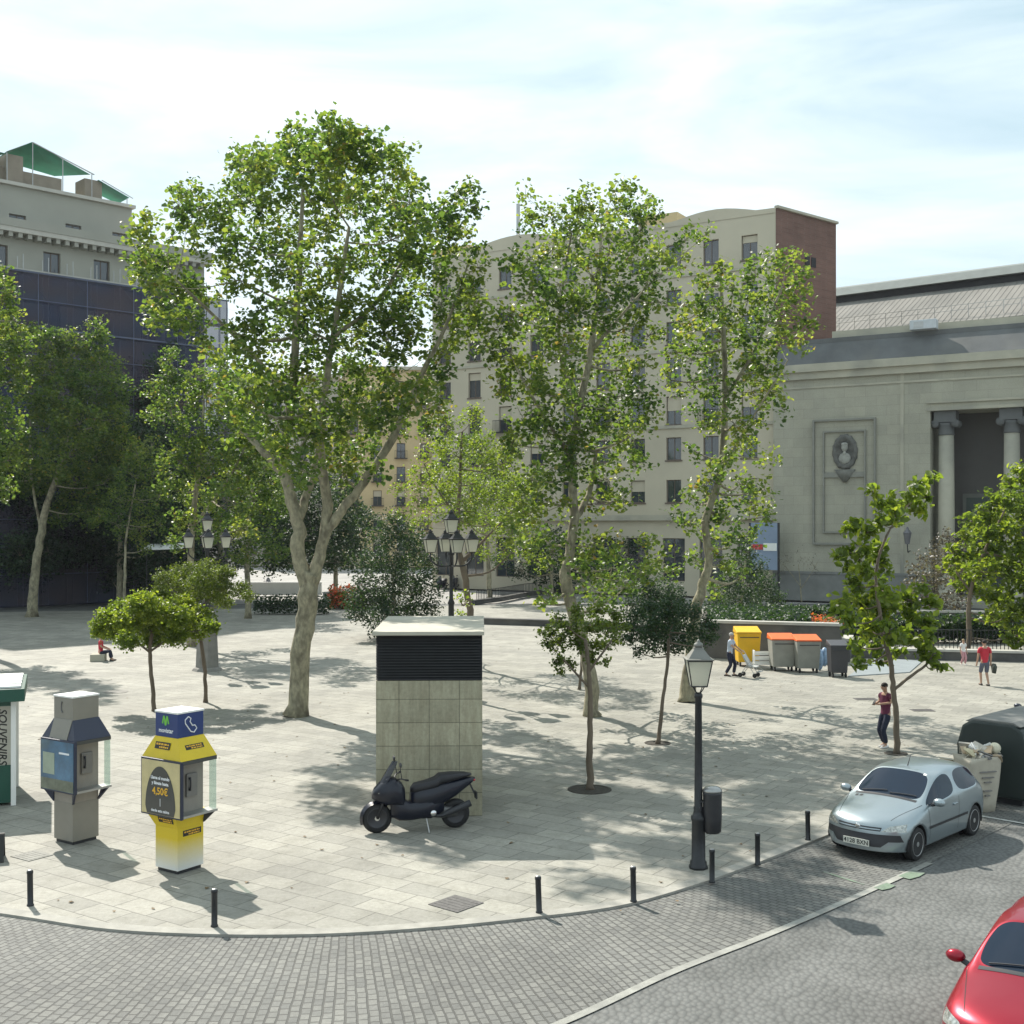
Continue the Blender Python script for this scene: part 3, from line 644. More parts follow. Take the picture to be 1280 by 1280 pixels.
def tree(name, label, base, limbs, clumps, D=None, lm=None, bark=None, leaf=.2, dens=1.0, group=None, cat='tree', depth=1.0, flat=1.0, twig=.30, per=11, elong=1.0, loose=1.22, up=.35):
    """limbs: lists of (px, py, radius[, dy]) in the plane of the tree; clumps: (px, py, r_px[, dy]).
    Everything is built at the tree's own distance D, clumps spread in depth."""
    lm = lm or LP; bark = bark or M['bark']; leaf *= LS; dens *= GD
    if lm is LP or lm is LY: per = int(per * 1.3)
    b = at(*base) if D is None else Vector(((base[0] - 640) * D / F, D, 0)); D = b.y
    t = thing(name, label, cat, b, 0, group)
    W = lambda px, py, dy=0: Vector(((px - 640) * D / F - b.x, dy, CAMH - (py - HY) * D / F))
    mb = MB(); mb.smooth = True; nodes_ = []
    rr = random.Random(int(base[0] * 7 + base[1]))
    for li, lb_ in enumerate(limbs):
        pts = []; rs = []
        raw = [W(q[0], q[1], q[3] if len(q) > 3 else 0) for q in lb_]
        if li == 0: raw[0].z = -.02
        sm = crom(raw, 5); n = len(sm)
        for i, p_ in enumerate(sm):
            s = i / 5; k = int(min(s, len(lb_) - 1)); f_ = s - k; k2 = min(k + 1, len(lb_) - 1)
            r_ = lb_[k][2] * (1 - f_) + lb_[k2][2] * f_; pts.append(p_ + Vector((rr.uniform(-1, 1), rr.uniform(-1, 1), 0)) * min(.05, r_ * .25) * (i > 0)); rs.append(r_ * rr.uniform(.93, 1.08)); nodes_.append((pts[-1], r_))
        if li == 0: rs[0] *= 1.35
        mb.tube(pts, rs, 12 if rs[0] > .12 else 7)
    LPs = []; TT = []
    px_ = [c[0] for c in clumps]; cx_ = (min(px_) + max(px_)) / 2; hw_ = max((max(px_) - min(px_)) / 2 + 12, 20)
    for ci, c in enumerate(clumps):
        r_ = c[2] * D / F; dy = c[3] if len(c) > 3 else rr.uniform(-1, 1) ** 1 * depth * max(r_ * .8, 1.0 * hw_ * D / F * math.sqrt(max(0, 1 - ((c[0] - cx_) / hw_) ** 2)))
        p_ = W(c[0], c[1], dy); s_ = (D + dy) / D; p_ = Vector(((c[0] - 640) * (D + dy) / F - b.x, dy, CAMH - (c[1] - HY) * (D + dy) / F))
        # nearest limb node below
        best = min(nodes_, key=lambda q: (q[0] - p_).length + (1.5 if q[0].z > p_.z + .2 else 0) * (q[0] - p_).length)
        if (best[0] - p_).length > .12:
            mid = (best[0] * .5 + p_ * .5) + Vector((rr.uniform(-.1, .1), rr.uniform(-.1, .1), -.08)) * (p_ - best[0]).length
            r0 = min(best[1] * .6, .035 + .012 * (p_ - best[0]).length)
            q_ = crom([best[0], mid, p_], 3); mb.tube(q_, [r0 * (1 - .75 * i / (len(q_) - 1)) for i in range(len(q_))], 5, cap=False)
            for i in range(2, len(q_)): nodes_.append((q_[i], r0 * .5))
        nt_ = max(4, int(dens * 3.3 * (r_ / twig) ** 2 / 1.0))
        d_ = in_ball(nt_) * np.array([r_, r_ * 1.1, r_ * flat]) * loose
        tw = d_ + np.array(p_)
        for i in range(min(nt_, 9)): mb.tube([p_, p_ + Vector(d_[i]) * .9], [.012 + .004 * r_, .004], 3, cap=False)
        lv = np.repeat(tw, per, axis=0) + RNG.normal(size=(nt_ * per, 3)) * twig * np.array([.5, .5, .42])
        LPs.append(lv)
        TT.append(np.clip(rr.uniform(.28, .6) + np.repeat(RNG.normal(size=nt_) * .13, per) + RNG.normal(size=nt_ * per) * .15 + (RNG.uniform(size=nt_ * per) > .985) * .3, 0, 1))
    mb.build('trunk', bark, t)
    P = np.concatenate(LPs); P[:, 2] = np.maximum(P[:, 2], .12)
    link('crown', leaf_mesh('crown', P, leaf, lm, np.concatenate(TT), up, elong), t)
    return t
def well(px, py, r, label):      # bare soil ring round a young tree
    c = at(px, py); k = MB(); k.lathe([(r, 0), (r, .012), (r * .86, .02), (r * .84, .008)], n=22); o = k.build('tree_pit', [M['soil']]); o.location = c
    tag(o, label, 'tree pit')

PT = 'plane trees on the square'
tree('plane_tree', 'tallest plane tree with forked mottled trunk left of the concrete vent block', (370, 895),
     [[(370, 895, .34), (378, 800, .30), (386, 745, .30), (390, 715, .26)],
      [(386, 745, .24), (374, 690, .22), (372, 650, .20), (352, 590, .17), (330, 566, .12), (300, 540, .06, .8)],
      [(372, 650, .15), (384, 600, .12, .8), (395, 530, .08, 1.2)],
      [(352, 590, .15), (364, 500, .14), (370, 400, .12), (376, 300, .08), (380, 220, .04)],
      [(390, 730, .2), (405, 670, .17), (408, 620, .16), (406, 540, .13, -.8), (425, 430, .09, -1.4), (445, 300, .05, -1.6)],
      [(405, 670, .15), (425, 640, .15), (455, 603, .14), (490, 548, .12), (522, 480, .09), (560, 400, .05), (585, 330, .03)],
      [(364, 500, .09), (320, 450, .07, .6), (260, 390, .05, .8), (220, 350, .03)],
      [(425, 430, .07, -1.4), (480, 380, .06, -1), (520, 300, .04, -.6)]],
     [(372, 185, 24), (358, 170, 13), (414, 172, 22), (440, 182, 16), (395, 205, 32), (322, 202, 24), (302, 200, 14), (345, 225, 36), (430, 205, 36), (468, 190, 22), (505, 200, 18), (480, 225, 30),
      (300, 245, 30), (312, 215, 22), (237, 240, 16), (222, 262, 18), (248, 275, 20), (275, 262, 20), (215, 295, 12), (512, 252, 28), (525, 275, 20), (450, 262, 34), (400, 262, 36), (350, 280, 34), (270, 305, 24),
      (310, 305, 26), (490, 300, 34), (545, 290, 26), (560, 262, 18), (580, 250, 14), (588, 232, 8), (595, 258, 12), (570, 300, 20), (540, 330, 28), (500, 345, 32), (440, 322, 26), (395, 330, 30), (350, 338, 26), (300, 350, 20),
      (180, 275, 12), (176, 300, 18), (192, 325, 22), (172, 330, 14), (215, 345, 22), (238, 365, 20), (200, 370, 24), (185, 352, 16), (195, 398, 14), (225, 395, 20), (250, 415, 18), (262, 380, 14), (262, 445, 14),
      (290, 415, 18), (318, 400, 20), (345, 385, 20), (380, 378, 24), (425, 372, 22), (470, 385, 30), (505, 395, 24), (485, 425, 26), (440, 420, 24), (398, 420, 26), (356, 425, 22), (318, 445, 22), (290, 460, 18),
      (340, 475, 26), (385, 470, 30), (430, 470, 30), (470, 460, 28), (488, 490, 20), (310, 500, 26), (355, 520, 32), (400, 520, 32), (445, 520, 30), (475, 525, 22), (330, 550, 24), (300, 540, 20), (375, 560, 26), (420, 565, 26), (455, 560, 22), (380, 590, 18), (430, 592, 16),
      (552, 378, 20), (580, 360, 20), (598, 335, 12), (592, 378, 18), (562, 412, 22), (540, 440, 18), (588, 405, 18), (548, 470, 16), (520, 500, 22), (548, 510, 18), (500, 535, 16), (535, 535, 12), (600, 310, 8), (530, 470, 12), (468, 590, 12)],
     leaf=.24, dens=.95, group=PT)
tree('plane_tree', 'slender plane tree with a wavy pale trunk directly behind the small ragged evergreen', (740, 895),
     [[(740, 895, .23), (738, 840, .21), (726, 790, .20), (708, 730, .18), (712, 690, .15), (718, 640, .14), (713, 570, .12), (722, 520, .12), (738, 440, .10), (748, 360, .06), (752, 280, .03)],
      [(718, 650, .1), (736, 620, .09, .5), (748, 560, .06, 1)], [(722, 520, .08), (700, 430, .06, .6), (705, 350, .04, .8), (715, 290, .02)], [(738, 440, .07), (765, 410, .05, -.5), (800, 370, .035, -.6), (850, 320, .02)],
      [(712, 570, .07), (680, 520, .05), (645, 460, .03)]],
     [(657, 245, 9), (656, 262, 11), (665, 278, 14), (690, 268, 20), (712, 275, 20), (735, 250, 16), (742, 275, 24), (768, 240, 14), (770, 262, 22), (787, 238, 9), (800, 262, 18), (815, 245, 12), (825, 265, 12), (802, 285, 22),
      (760, 300, 28), (720, 305, 26), (690, 312, 22), (660, 325, 20), (640, 342, 16), (785, 320, 26), (825, 312, 18), (855, 302, 16), (880, 295, 11), (850, 325, 14), (820, 340, 20), (740, 345, 28), (700, 355, 28), (665, 365, 26), (640, 390, 20),
      (620, 412, 18), (612, 438, 18), (640, 440, 26), (675, 410, 28), (715, 400, 28), (755, 390, 26), (790, 370, 24), (825, 378, 16), (780, 410, 26), (810, 420, 18), (740, 435, 28), (700, 450, 28), (660, 475, 28), (628, 480, 18), (690, 495, 30), (730, 490, 30), (770, 465, 26), (800, 460, 18),
      (800, 490, 22), (765, 510, 28), (725, 535, 28), (685, 540, 28), (655, 525, 24), (640, 555, 18), (810, 525, 16), (790, 545, 20), (760, 560, 26), (725, 580, 24), (690, 585, 24), (665, 600, 20), (760, 600, 22), (795, 585, 16), (780, 625, 16), (740, 630, 18), (690, 630, 18), (655, 640, 18), (670, 670, 18),
      (745, 680, 22), (765, 710, 24), (735, 720, 20), (750, 745, 22), (720, 695, 14), (780, 735, 18), (690, 690, 16), (690, 745, 12), (682, 755, 10), (715, 660, 14), (640, 665, 14), (800, 715, 16), (825, 700, 18), (812, 680, 14), (840, 715, 13)],
     leaf=.22, dens=.72, group=PT)
tree('plane_tree', 'plane tree with a leaning white upper trunk nearest the stone building and the bins', (862, 877),
     [[(860, 877, .28), (864, 830, .24), (868, 780, .20), (874, 745, .17), (885, 705, .14), (882, 650, .13), (900, 590, .12), (906, 500, .11), (905, 420, .08), (900, 340, .04)],
      [(906, 500, .07), (940, 440, .05, -.4), (975, 360, .03, -.4)], [(905, 420, .05), (870, 380, .04, .5)], [(900, 590, .06), (945, 520, .04, .5), (985, 450, .02)]],
     [(992, 322, 12), (975, 335, 16), (958, 325, 12), (945, 345, 18), (995, 350, 16), (1000, 375, 14), (1012, 398, 9), (990, 400, 18), (965, 375, 22), (935, 375, 20), (915, 355, 14), (890, 338, 16), (880, 355, 14), (895, 385, 22), (862, 378, 16), (848, 400, 14), (870, 412, 20),
      (910, 415, 24), (945, 415, 24), (975, 430, 20), (1000, 428, 12), (960, 455, 20), (930, 455, 20), (895, 450, 20), (865, 450, 18), (845, 440, 14), (838, 475, 14), (870, 485, 16), (905, 490, 20), (940, 490, 20), (968, 490, 16), (980, 512, 10), (955, 520, 12), (918, 530, 20), (885, 530, 16), (865, 510, 10),
      (935, 560, 14), (960, 572, 10), (905, 570, 16), (870, 565, 10), (890, 600, 18), (925, 605, 20), (955, 612, 12), (960, 645, 9), (940, 635, 16), (905, 640, 20), (870, 625, 14), (862, 655, 12), (885, 672, 16), (915, 675, 18), (940, 672, 12), (905, 705, 16), (925, 722, 10), (870, 700, 12), (848, 640, 9), (892, 735, 10)],
     leaf=.23, dens=.72, group=PT)
tree('plane_tree', 'leafy plane tree with thin brown trunk rising just behind the vent block roof', None or (585, 836),
     [[(583, 836, .16), (588, 775, .14), (580, 715, .13), (572, 670, .10), (575, 600, .07), (578, 540, .04)], [(580, 700, .08), (610, 670, .05, -.4), (640, 640, .03)], [(575, 650, .06), (545, 610, .04, .4), (530, 580, .03)], [(582, 720, .06), (612, 715, .04, .5), (640, 690, .02)]],
     [(560, 535, 16), (590, 525, 15), (540, 560, 18), (570, 570, 22), (605, 558, 18), (628, 580, 18), (525, 595, 16), (552, 605, 20), (590, 605, 22), (620, 620, 20), (645, 610, 16), (520, 625, 12), (545, 640, 16), (578, 640, 18), (610, 655, 18), (640, 650, 18), (665, 640, 16), (655, 680, 14), (630, 690, 14), (525, 655, 10), (600, 690, 12), (575, 750, 8), (578, 768, 6), (672, 700, 12), (500, 610, 10), (505, 640, 10)],
     lm=LY, bark=M['bark2'], leaf=.16, dens=.95, twig=.28, group=PT)
tree('plane_tree', 'pale green plane tree behind the left five-lantern lamp post', (240, 808),
     [[(240, 808, .22), (238, 740, .18), (240, 660, .15), (250, 580, .10), (255, 500, .05)], [(240, 660, .09), (285, 600, .07), (315, 540, .03)], [(250, 580, .07), (215, 520, .05), (210, 470, .03)]],
     [(215, 448, 14), (200, 492, 18), (248, 472, 18), (275, 465, 14), (225, 505, 22), (262, 505, 24), (298, 490, 20), (320, 515, 18), (238, 540, 24), (280, 540, 24), (312, 550, 20), (225, 578, 22), (262, 580, 24), (300, 585, 22), (330, 585, 18), (215, 612, 16), (245, 622, 22), (285, 625, 22), (318, 625, 18), (228, 650, 14), (265, 660, 18), (300, 662, 16), (338, 560, 14), (190, 520, 12), (340, 620, 12), (222, 680, 10), (212, 470, 12)],
     leaf=.24, dens=.85, group=PT)
tree('plane_tree', 'plane tree with straight dark trunk between the left lamp post and the tallest plane', (310, 773),
     [[(310, 773, .2), (309, 700, .17), (312, 640, .12), (318, 580, .06)]],
     [(312, 585, 20), (335, 600, 20), (295, 610, 18), (345, 635, 18), (320, 640, 20), (300, 650, 16), (330, 675, 18), (345, 690, 14), (300, 690, 14), (318, 705, 12)], lm=LP, leaf=.26, dens=.9, twig=.35, group=PT)
tree('plane_tree', 'plane tree with long leaning trunk in the shade at the left', (40, 771),
     [[(40, 771, .34), (44, 715, .28), (52, 665, .24), (62, 620, .2), (74, 585, .15), (90, 520, .08)], [(52, 665, .1), (40, 600, .08), (38, 520, .05)], [(74, 585, .1), (120, 520, .07), (125, 440, .03)]],
     [(122, 412, 12), (118, 432, 16), (86, 425, 14), (62, 428, 16), (40, 420, 14), (95, 455, 22), (132, 460, 18), (65, 458, 22), (35, 460, 18), (145, 485, 18), (115, 490, 24), (80, 495, 26), (45, 495, 24), (60, 530, 26), (100, 530, 28), (138, 525, 24), (40, 565, 24), (80, 570, 26), (120, 570, 26), (155, 560, 20), (55, 600, 20), (95, 605, 24), (130, 605, 22), (30, 600, 18), (110, 640, 18), (75, 645, 14)],
     lm=LP, leaf=.28, dens=1.25, twig=.38, group=PT)
tree('plane_tree', 'plane tree cut off by the left edge of the view beyond the green kiosk', (-30, 815),
     [[(-30, 815, .3), (-25, 700, .25), (-15, 550, .18), (-8, 400, .06)]],
     [(2, 348, 12), (10, 368, 14), (-10, 380, 20), (18, 400, 14), (-5, 415, 22), (22, 430, 16), (0, 450, 22), (-20, 460, 22), (18, 475, 16), (-5, 500, 22), (12, 530, 18), (-15, 550, 22), (10, 575, 16), (-20, 600, 22), (5, 610, 14), (-45, 420, 26), (-45, 500, 26), (-50, 570, 26)],
     leaf=.24, dens=.85, group=PT)
tree('young_tree', 'thin young tree in deep shade between the leaning trunk and the left lamp post', (155, 776),
     [[(155, 776, .1), (156, 720, .09), (158, 670, .07), (170, 600, .04)]],
     [(172, 568, 14), (190, 558, 12), (165, 595, 18), (192, 590, 16), (150, 625, 16), (178, 628, 20), (200, 620, 12), (145, 655, 14), (175, 660, 16), (200, 655, 10), (125, 645, 12), (185, 685, 9)],
     leaf=.22, dens=.8, twig=.34)
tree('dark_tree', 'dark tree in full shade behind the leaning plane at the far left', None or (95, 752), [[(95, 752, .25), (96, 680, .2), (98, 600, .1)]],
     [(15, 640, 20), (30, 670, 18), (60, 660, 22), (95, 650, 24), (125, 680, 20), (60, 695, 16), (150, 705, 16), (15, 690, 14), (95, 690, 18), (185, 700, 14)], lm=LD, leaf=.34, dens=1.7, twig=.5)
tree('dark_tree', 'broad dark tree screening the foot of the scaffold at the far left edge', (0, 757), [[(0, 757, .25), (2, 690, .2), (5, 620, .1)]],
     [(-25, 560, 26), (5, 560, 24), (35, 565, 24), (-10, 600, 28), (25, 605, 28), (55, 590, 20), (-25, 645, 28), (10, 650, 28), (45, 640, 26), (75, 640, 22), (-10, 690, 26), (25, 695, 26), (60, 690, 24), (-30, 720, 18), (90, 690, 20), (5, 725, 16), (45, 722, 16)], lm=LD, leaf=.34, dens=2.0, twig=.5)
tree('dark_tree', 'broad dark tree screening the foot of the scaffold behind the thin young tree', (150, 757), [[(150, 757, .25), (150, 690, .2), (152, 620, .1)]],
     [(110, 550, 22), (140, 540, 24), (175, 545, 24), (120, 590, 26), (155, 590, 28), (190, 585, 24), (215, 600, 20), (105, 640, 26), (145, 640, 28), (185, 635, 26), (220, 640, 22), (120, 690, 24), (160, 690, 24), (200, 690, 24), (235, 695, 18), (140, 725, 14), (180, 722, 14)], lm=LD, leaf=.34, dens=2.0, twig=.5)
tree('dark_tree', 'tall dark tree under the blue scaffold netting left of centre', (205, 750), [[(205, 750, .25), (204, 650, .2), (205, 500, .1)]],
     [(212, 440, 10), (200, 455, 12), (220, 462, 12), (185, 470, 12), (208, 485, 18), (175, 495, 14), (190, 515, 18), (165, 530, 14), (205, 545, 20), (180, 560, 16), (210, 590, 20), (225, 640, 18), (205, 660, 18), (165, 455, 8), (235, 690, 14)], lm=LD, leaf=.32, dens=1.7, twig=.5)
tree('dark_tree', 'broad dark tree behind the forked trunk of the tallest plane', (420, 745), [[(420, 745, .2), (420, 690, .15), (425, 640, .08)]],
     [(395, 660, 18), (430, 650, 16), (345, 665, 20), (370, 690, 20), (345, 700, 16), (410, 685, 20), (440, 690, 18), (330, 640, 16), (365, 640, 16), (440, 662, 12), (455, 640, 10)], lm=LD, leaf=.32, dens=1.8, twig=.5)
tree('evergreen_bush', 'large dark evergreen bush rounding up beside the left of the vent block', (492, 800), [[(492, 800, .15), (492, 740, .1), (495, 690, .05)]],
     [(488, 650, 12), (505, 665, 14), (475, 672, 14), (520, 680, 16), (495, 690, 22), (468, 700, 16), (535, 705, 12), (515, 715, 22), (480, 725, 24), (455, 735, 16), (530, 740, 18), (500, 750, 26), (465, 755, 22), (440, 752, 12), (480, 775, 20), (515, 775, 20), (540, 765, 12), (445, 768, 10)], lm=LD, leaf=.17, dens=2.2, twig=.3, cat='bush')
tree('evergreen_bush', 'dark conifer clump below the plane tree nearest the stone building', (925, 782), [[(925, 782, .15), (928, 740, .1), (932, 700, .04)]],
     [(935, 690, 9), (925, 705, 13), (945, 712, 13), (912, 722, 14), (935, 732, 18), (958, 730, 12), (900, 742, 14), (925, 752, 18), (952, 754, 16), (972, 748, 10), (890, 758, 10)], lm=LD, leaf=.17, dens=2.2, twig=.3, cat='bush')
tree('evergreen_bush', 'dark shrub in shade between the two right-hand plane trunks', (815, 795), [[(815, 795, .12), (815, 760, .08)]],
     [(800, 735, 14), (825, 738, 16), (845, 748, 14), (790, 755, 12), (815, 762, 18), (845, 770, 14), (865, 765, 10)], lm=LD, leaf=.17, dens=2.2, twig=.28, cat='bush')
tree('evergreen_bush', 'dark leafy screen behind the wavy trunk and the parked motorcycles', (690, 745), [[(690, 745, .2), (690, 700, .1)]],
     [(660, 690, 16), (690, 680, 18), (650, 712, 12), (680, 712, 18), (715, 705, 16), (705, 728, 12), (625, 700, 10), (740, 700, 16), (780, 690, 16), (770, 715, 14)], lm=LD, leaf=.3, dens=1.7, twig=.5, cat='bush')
tree('magnolia_tree', 'dusky purple-leaved tree in front of the portico columns', (1172, 790), [[(1172, 790, .12), (1172, 750, .08), (1170, 710, .05)]],
     [(1190, 672, 9), (1178, 685, 13), (1198, 692, 12), (1160, 698, 13), (1185, 708, 16), (1145, 715, 12), (1168, 724, 16), (1198, 722, 14), (1142, 738, 12), (1165, 748, 14), (1195, 748, 16), (1130, 752, 8), (1180, 768, 12)], lm=LG, leaf=.2, dens=.9, twig=.3)
tree('bare_shrub', 'thin almost leafless shrub against the plinth of the stone building', (1002, 752), [[(1002, 752, .06), (1000, 725, .04), (998, 705, .02)], [(1002, 735, .03), (985, 712, .02), (975, 700, .01)], [(1002, 735, .03), (1015, 715, .02), (1022, 702, .01)]],
     [(985, 702, 8), (1000, 696, 8), (1015, 704, 8), (975, 714, 6), (1020, 716, 5)], lm=LG, leaf=.12, dens=.3, twig=.4, cat='bush')
YT = 'young street trees near the kerb'
well(1120, 942, .3, 'small bare pit at the foot of the man and young tree by the silver car')
tree('young_tree', 'young drooping tree with the man leaning on its slim trunk', (1120, 942),
     [[(1121, 942, .085), (1120, 900, .075), (1117, 860, .07), (1112, 825, .06), (1102, 780, .05), (1095, 720, .04), (1108, 670, .03), (1140, 625, .015)],
      [(1118, 862, .045), (1135, 846, .04, -.1), (1158, 826, .03, -.2), (1165, 800, .02, -.2)], [(1095, 720, .025), (1075, 700, .02), (1062, 690, .015)]],
     [(1150, 606, 8), (1142, 618, 10), (1156, 622, 7), (1132, 632, 9), (1150, 640, 9), (1112, 628, 10), (1095, 632, 8), (1120, 645, 10), (1105, 655, 10), (1070, 655, 7), (1060, 662, 6), (1085, 665, 9), (1058, 688, 8), (1046, 693, 6), (1075, 690, 10), (1098, 688, 12), (1060, 708, 8), (1082, 712, 12), (1106, 708, 10), (1070, 732, 10), (1095, 735, 14), (1112, 740, 10), (1080, 758, 14), (1105, 765, 13), (1060, 778, 10), (1085, 785, 13), (1112, 790, 12), (1135, 750, 10), (1150, 738, 8), (1162, 752, 8), (1142, 770, 12), (1160, 778, 10), (1132, 795, 12), (1158, 800, 10), (1165, 820, 8), (1172, 835, 6), (1150, 815, 7), (1068, 808, 8), (1075, 828, 6), (1095, 808, 8), (1125, 815, 6), (1165, 600, 5), (1052, 750, 8), (1048, 765, 7), (1100, 825, 6), (1090, 615, 5)],
     lm=LY, bark=M['bark2'], leaf=.36, dens=.95, twig=.18, per=6, elong=1.5, group=YT, loose=1.05, up=.1)
tree('leafy_tree', 'bright leafy tree filling the right edge above the walking person in red', (1211, 818),
     [[(1211, 818, .12), (1211, 780, .11), (1213, 740, .09), (1230, 690, .07), (1255, 640, .04)], [(1213, 740, .05), (1195, 715, .03)], [(1230, 690, .05), (1270, 700, .03)]],
     [(1275, 588, 12), (1262, 605, 10), (1290, 600, 16), (1245, 622, 12), (1270, 625, 14), (1232, 640, 12), (1255, 645, 16), (1285, 640, 16), (1215, 652, 10), (1232, 662, 14), (1262, 670, 16), (1205, 672, 9), (1192, 690, 10), (1215, 688, 14), (1242, 690, 16), (1275, 695, 16), (1188, 708, 8), (1205, 712, 12), (1230, 716, 16), (1260, 720, 16), (1290, 720, 16), (1215, 738, 10), (1245, 745, 16), (1275, 750, 16), (1258, 770, 14), (1282, 778, 14), (1270, 795, 12), (1240, 768, 10), (1295, 800, 12), (1310, 660, 20), (1315, 720, 20), (1200, 730, 8)],
     lm=LY, bark=M['bark2'], leaf=.42, dens=.85, twig=.26, per=7, elong=1.4, group=YT)
RT = 'small round-headed evergreens'
ball_ = dict(lm=LR, bark=M['bark2'], leaf=.10, twig=.16, per=16, loose=1.1, flat=.8, up=.3, depth=1.1)
tree('round_tree', 'small round-headed evergreen behind the yellow phone booth', (192, 889), [[(193, 889, .075), (190, 850, .065), (187, 815, .06), (190, 790, .05)], [(187, 815, .04), (160, 790, .03, -.3)], [(187, 815, .04), (225, 788, .03, .3)]],
     [(135, 785, 16), (130, 772, 12), (155, 765, 18), (150, 788, 18), (178, 755, 18), (175, 775, 20), (205, 752, 18), (200, 772, 20), (228, 758, 17), (225, 778, 18), (250, 772, 16), (262, 782, 10), (160, 800, 12), (190, 795, 16), (220, 798, 14), (245, 790, 12), (122, 788, 8), (190, 762, 18, -1.2), (160, 775, 18, -1.0), (225, 770, 16, -1.0), (190, 770, 18, 1.2)], dens=1.5, group=RT, **{**ball_, 'lm': LY, 'leaf': .13})
tree('round_tree', 'round-headed evergreen in front of the left five-lantern lamp post', (257, 878), [[(257, 878, .07), (256, 840, .065), (250, 790, .06), (248, 760, .05)]],
     [(205, 722, 12), (228, 715, 15), (255, 712, 15), (280, 718, 14), (200, 738, 10), (222, 735, 16), (250, 735, 18), (278, 738, 16), (300, 738, 12), (310, 745, 8), (280, 752, 12), (240, 748, 12), (252, 725, 16, -1), (265, 740, 15, 1)], dens=1.5, group=RT, **ball_)
well(737, 987, .5, 'round dark pit around the small evergreen right of the scooter')
tree('round_tree', 'small ragged evergreen standing in a round pit to the right of the scooter', (737, 987), [[(738, 987, .085), (737, 940, .075), (738, 880, .06), (736, 840, .05), (732, 800, .04)], [(737, 860, .03), (700, 820, .02)], [(736, 840, .03), (765, 800, .02)]],
     [(700, 775, 10), (722, 765, 11), (745, 762, 12), (768, 768, 10), (690, 790, 10), (712, 785, 13), (738, 782, 14), (762, 785, 12), (780, 785, 7), (682, 805, 8), (700, 805, 12), (725, 805, 13), (750, 805, 12), (770, 802, 8), (695, 825, 8), (712, 828, 8), (740, 822, 9), (756, 828, 6), (700, 840, 5), (680, 790, 6)], dens=.8, group=RT, **{**ball_, 'leaf': .105, 'twig': .12})
tree('round_tree', 'dark round-headed evergreen between the two right-hand plane trees', (825, 930), [[(822, 930, .06), (828, 880, .05), (834, 830, .045), (836, 790, .04)]],
     [(782, 782, 9), (893, 785, 8), (785, 800, 9), (885, 800, 9), (800, 815, 8), (870, 812, 8), (795, 772, 12), (815, 762, 14), (840, 758, 14), (862, 765, 13), (880, 778, 9), (798, 792, 12), (820, 785, 16), (845, 785, 16), (868, 792, 11), (815, 805, 12), (840, 808, 13), (858, 805, 9), (832, 775, 15, -.8), (832, 790, 15, .8)], dens=1.5, group=RT, **{**ball_, 'lm': LD})
well(822, 929, .36, 'small shaded pit around the dark round-headed evergreen')
tree('round_tree', 'thin-stemmed evergreen half hidden behind the ragged one', (725, 862), [[(724, 862, .06), (727, 830, .05), (726, 800, .04)]],
     [(715, 790, 9), (732, 785, 10), (720, 778, 9)], dens=.9, group=RT, **ball_)

tree('dark_tree', 'dark tree filling the shade behind the left five-lantern lamp post', (275, 748), [[(275, 748, .25), (275, 660, .18), (272, 560, .08)]],
     [(262, 560, 20), (290, 580, 20), (245, 600, 20), (275, 615, 24), (305, 620, 20), (240, 640, 20), (270, 655, 24), (300, 665, 20), (225, 680, 18), (255, 690, 20), (290, 700, 16), (325, 650, 16)], lm=LD, leaf=.32, dens=1.7, twig=.5)
tree('plane_tree', 'plane tree in the gap behind the thin brown trunk and the ochre townhouse', (612, 752), [[(612, 752, .2), (610, 690, .16), (605, 620, .1), (600, 560, .05)]],
     [(590, 560, 16), (615, 575, 18), (640, 560, 14), (575, 590, 16), (600, 610, 20), (630, 610, 20), (655, 620, 16), (585, 640, 18), (620, 650, 20), (560, 620, 12), (650, 660, 16), (540, 590, 10), (670, 600, 12)], lm=LP, leaf=.26, dens=1.4, twig=.4, group=PT)
tree('dark_tree', 'broad dark green tree filling the view beneath the fork of the tallest plane', (378, 752), [[(378, 752, .25), (378, 690, .2), (380, 620, .1)]],
     [(330, 595, 18), (360, 590, 18), (400, 600, 18), (435, 610, 16), (335, 625, 20), (365, 625, 22), (400, 635, 22), (435, 640, 20), (340, 660, 20), (375, 660, 22), (410, 668, 22), (445, 670, 18), (350, 690, 18), (385, 695, 20), (420, 698, 18), (450, 700, 14), (460, 650, 12)], lm=LD, leaf=.32, dens=1.7, twig=.5)
# hedges and flower beds
def hedge(label, x0, x1, py, D, h, depth, m, name='hedge', kind=None, n=None, leaf=.14, cat='hedge'):
    a, b_ = (x0 - 640) * D / F, (x1 - 640) * D / F; z0 = 0 if py is None else CAMH - (py - HY) * D / F
    n = n or int(240 * (b_ - a) * depth * max(h, .4)) ; P = np.stack([RNG.uniform(a, b_, n), D + RNG.uniform(-.5, .5, n) * depth, z0 + RNG.uniform(.02, 1, n) ** .7 * h * (.8 + .2 * np.sin(RNG.uniform(a, b_, n) * 3))], 1)
    o = link(name, leaf_mesh(name, P, leaf, m, np.clip(RNG.normal(.45, .25, n), 0, 1))); tag(o, label, cat, kind=kind); return o
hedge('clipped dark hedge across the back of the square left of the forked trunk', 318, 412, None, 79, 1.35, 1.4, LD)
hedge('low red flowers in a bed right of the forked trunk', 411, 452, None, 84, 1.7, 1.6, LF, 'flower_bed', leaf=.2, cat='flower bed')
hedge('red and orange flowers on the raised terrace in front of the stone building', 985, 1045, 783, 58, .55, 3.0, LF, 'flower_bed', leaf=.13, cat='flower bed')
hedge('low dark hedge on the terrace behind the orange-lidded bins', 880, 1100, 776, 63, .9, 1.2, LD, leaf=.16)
hedge('dark hedge behind the right-hand railing', 1060, 1330, None, 60, 1.5, 1.5, LD, leaf=.18)

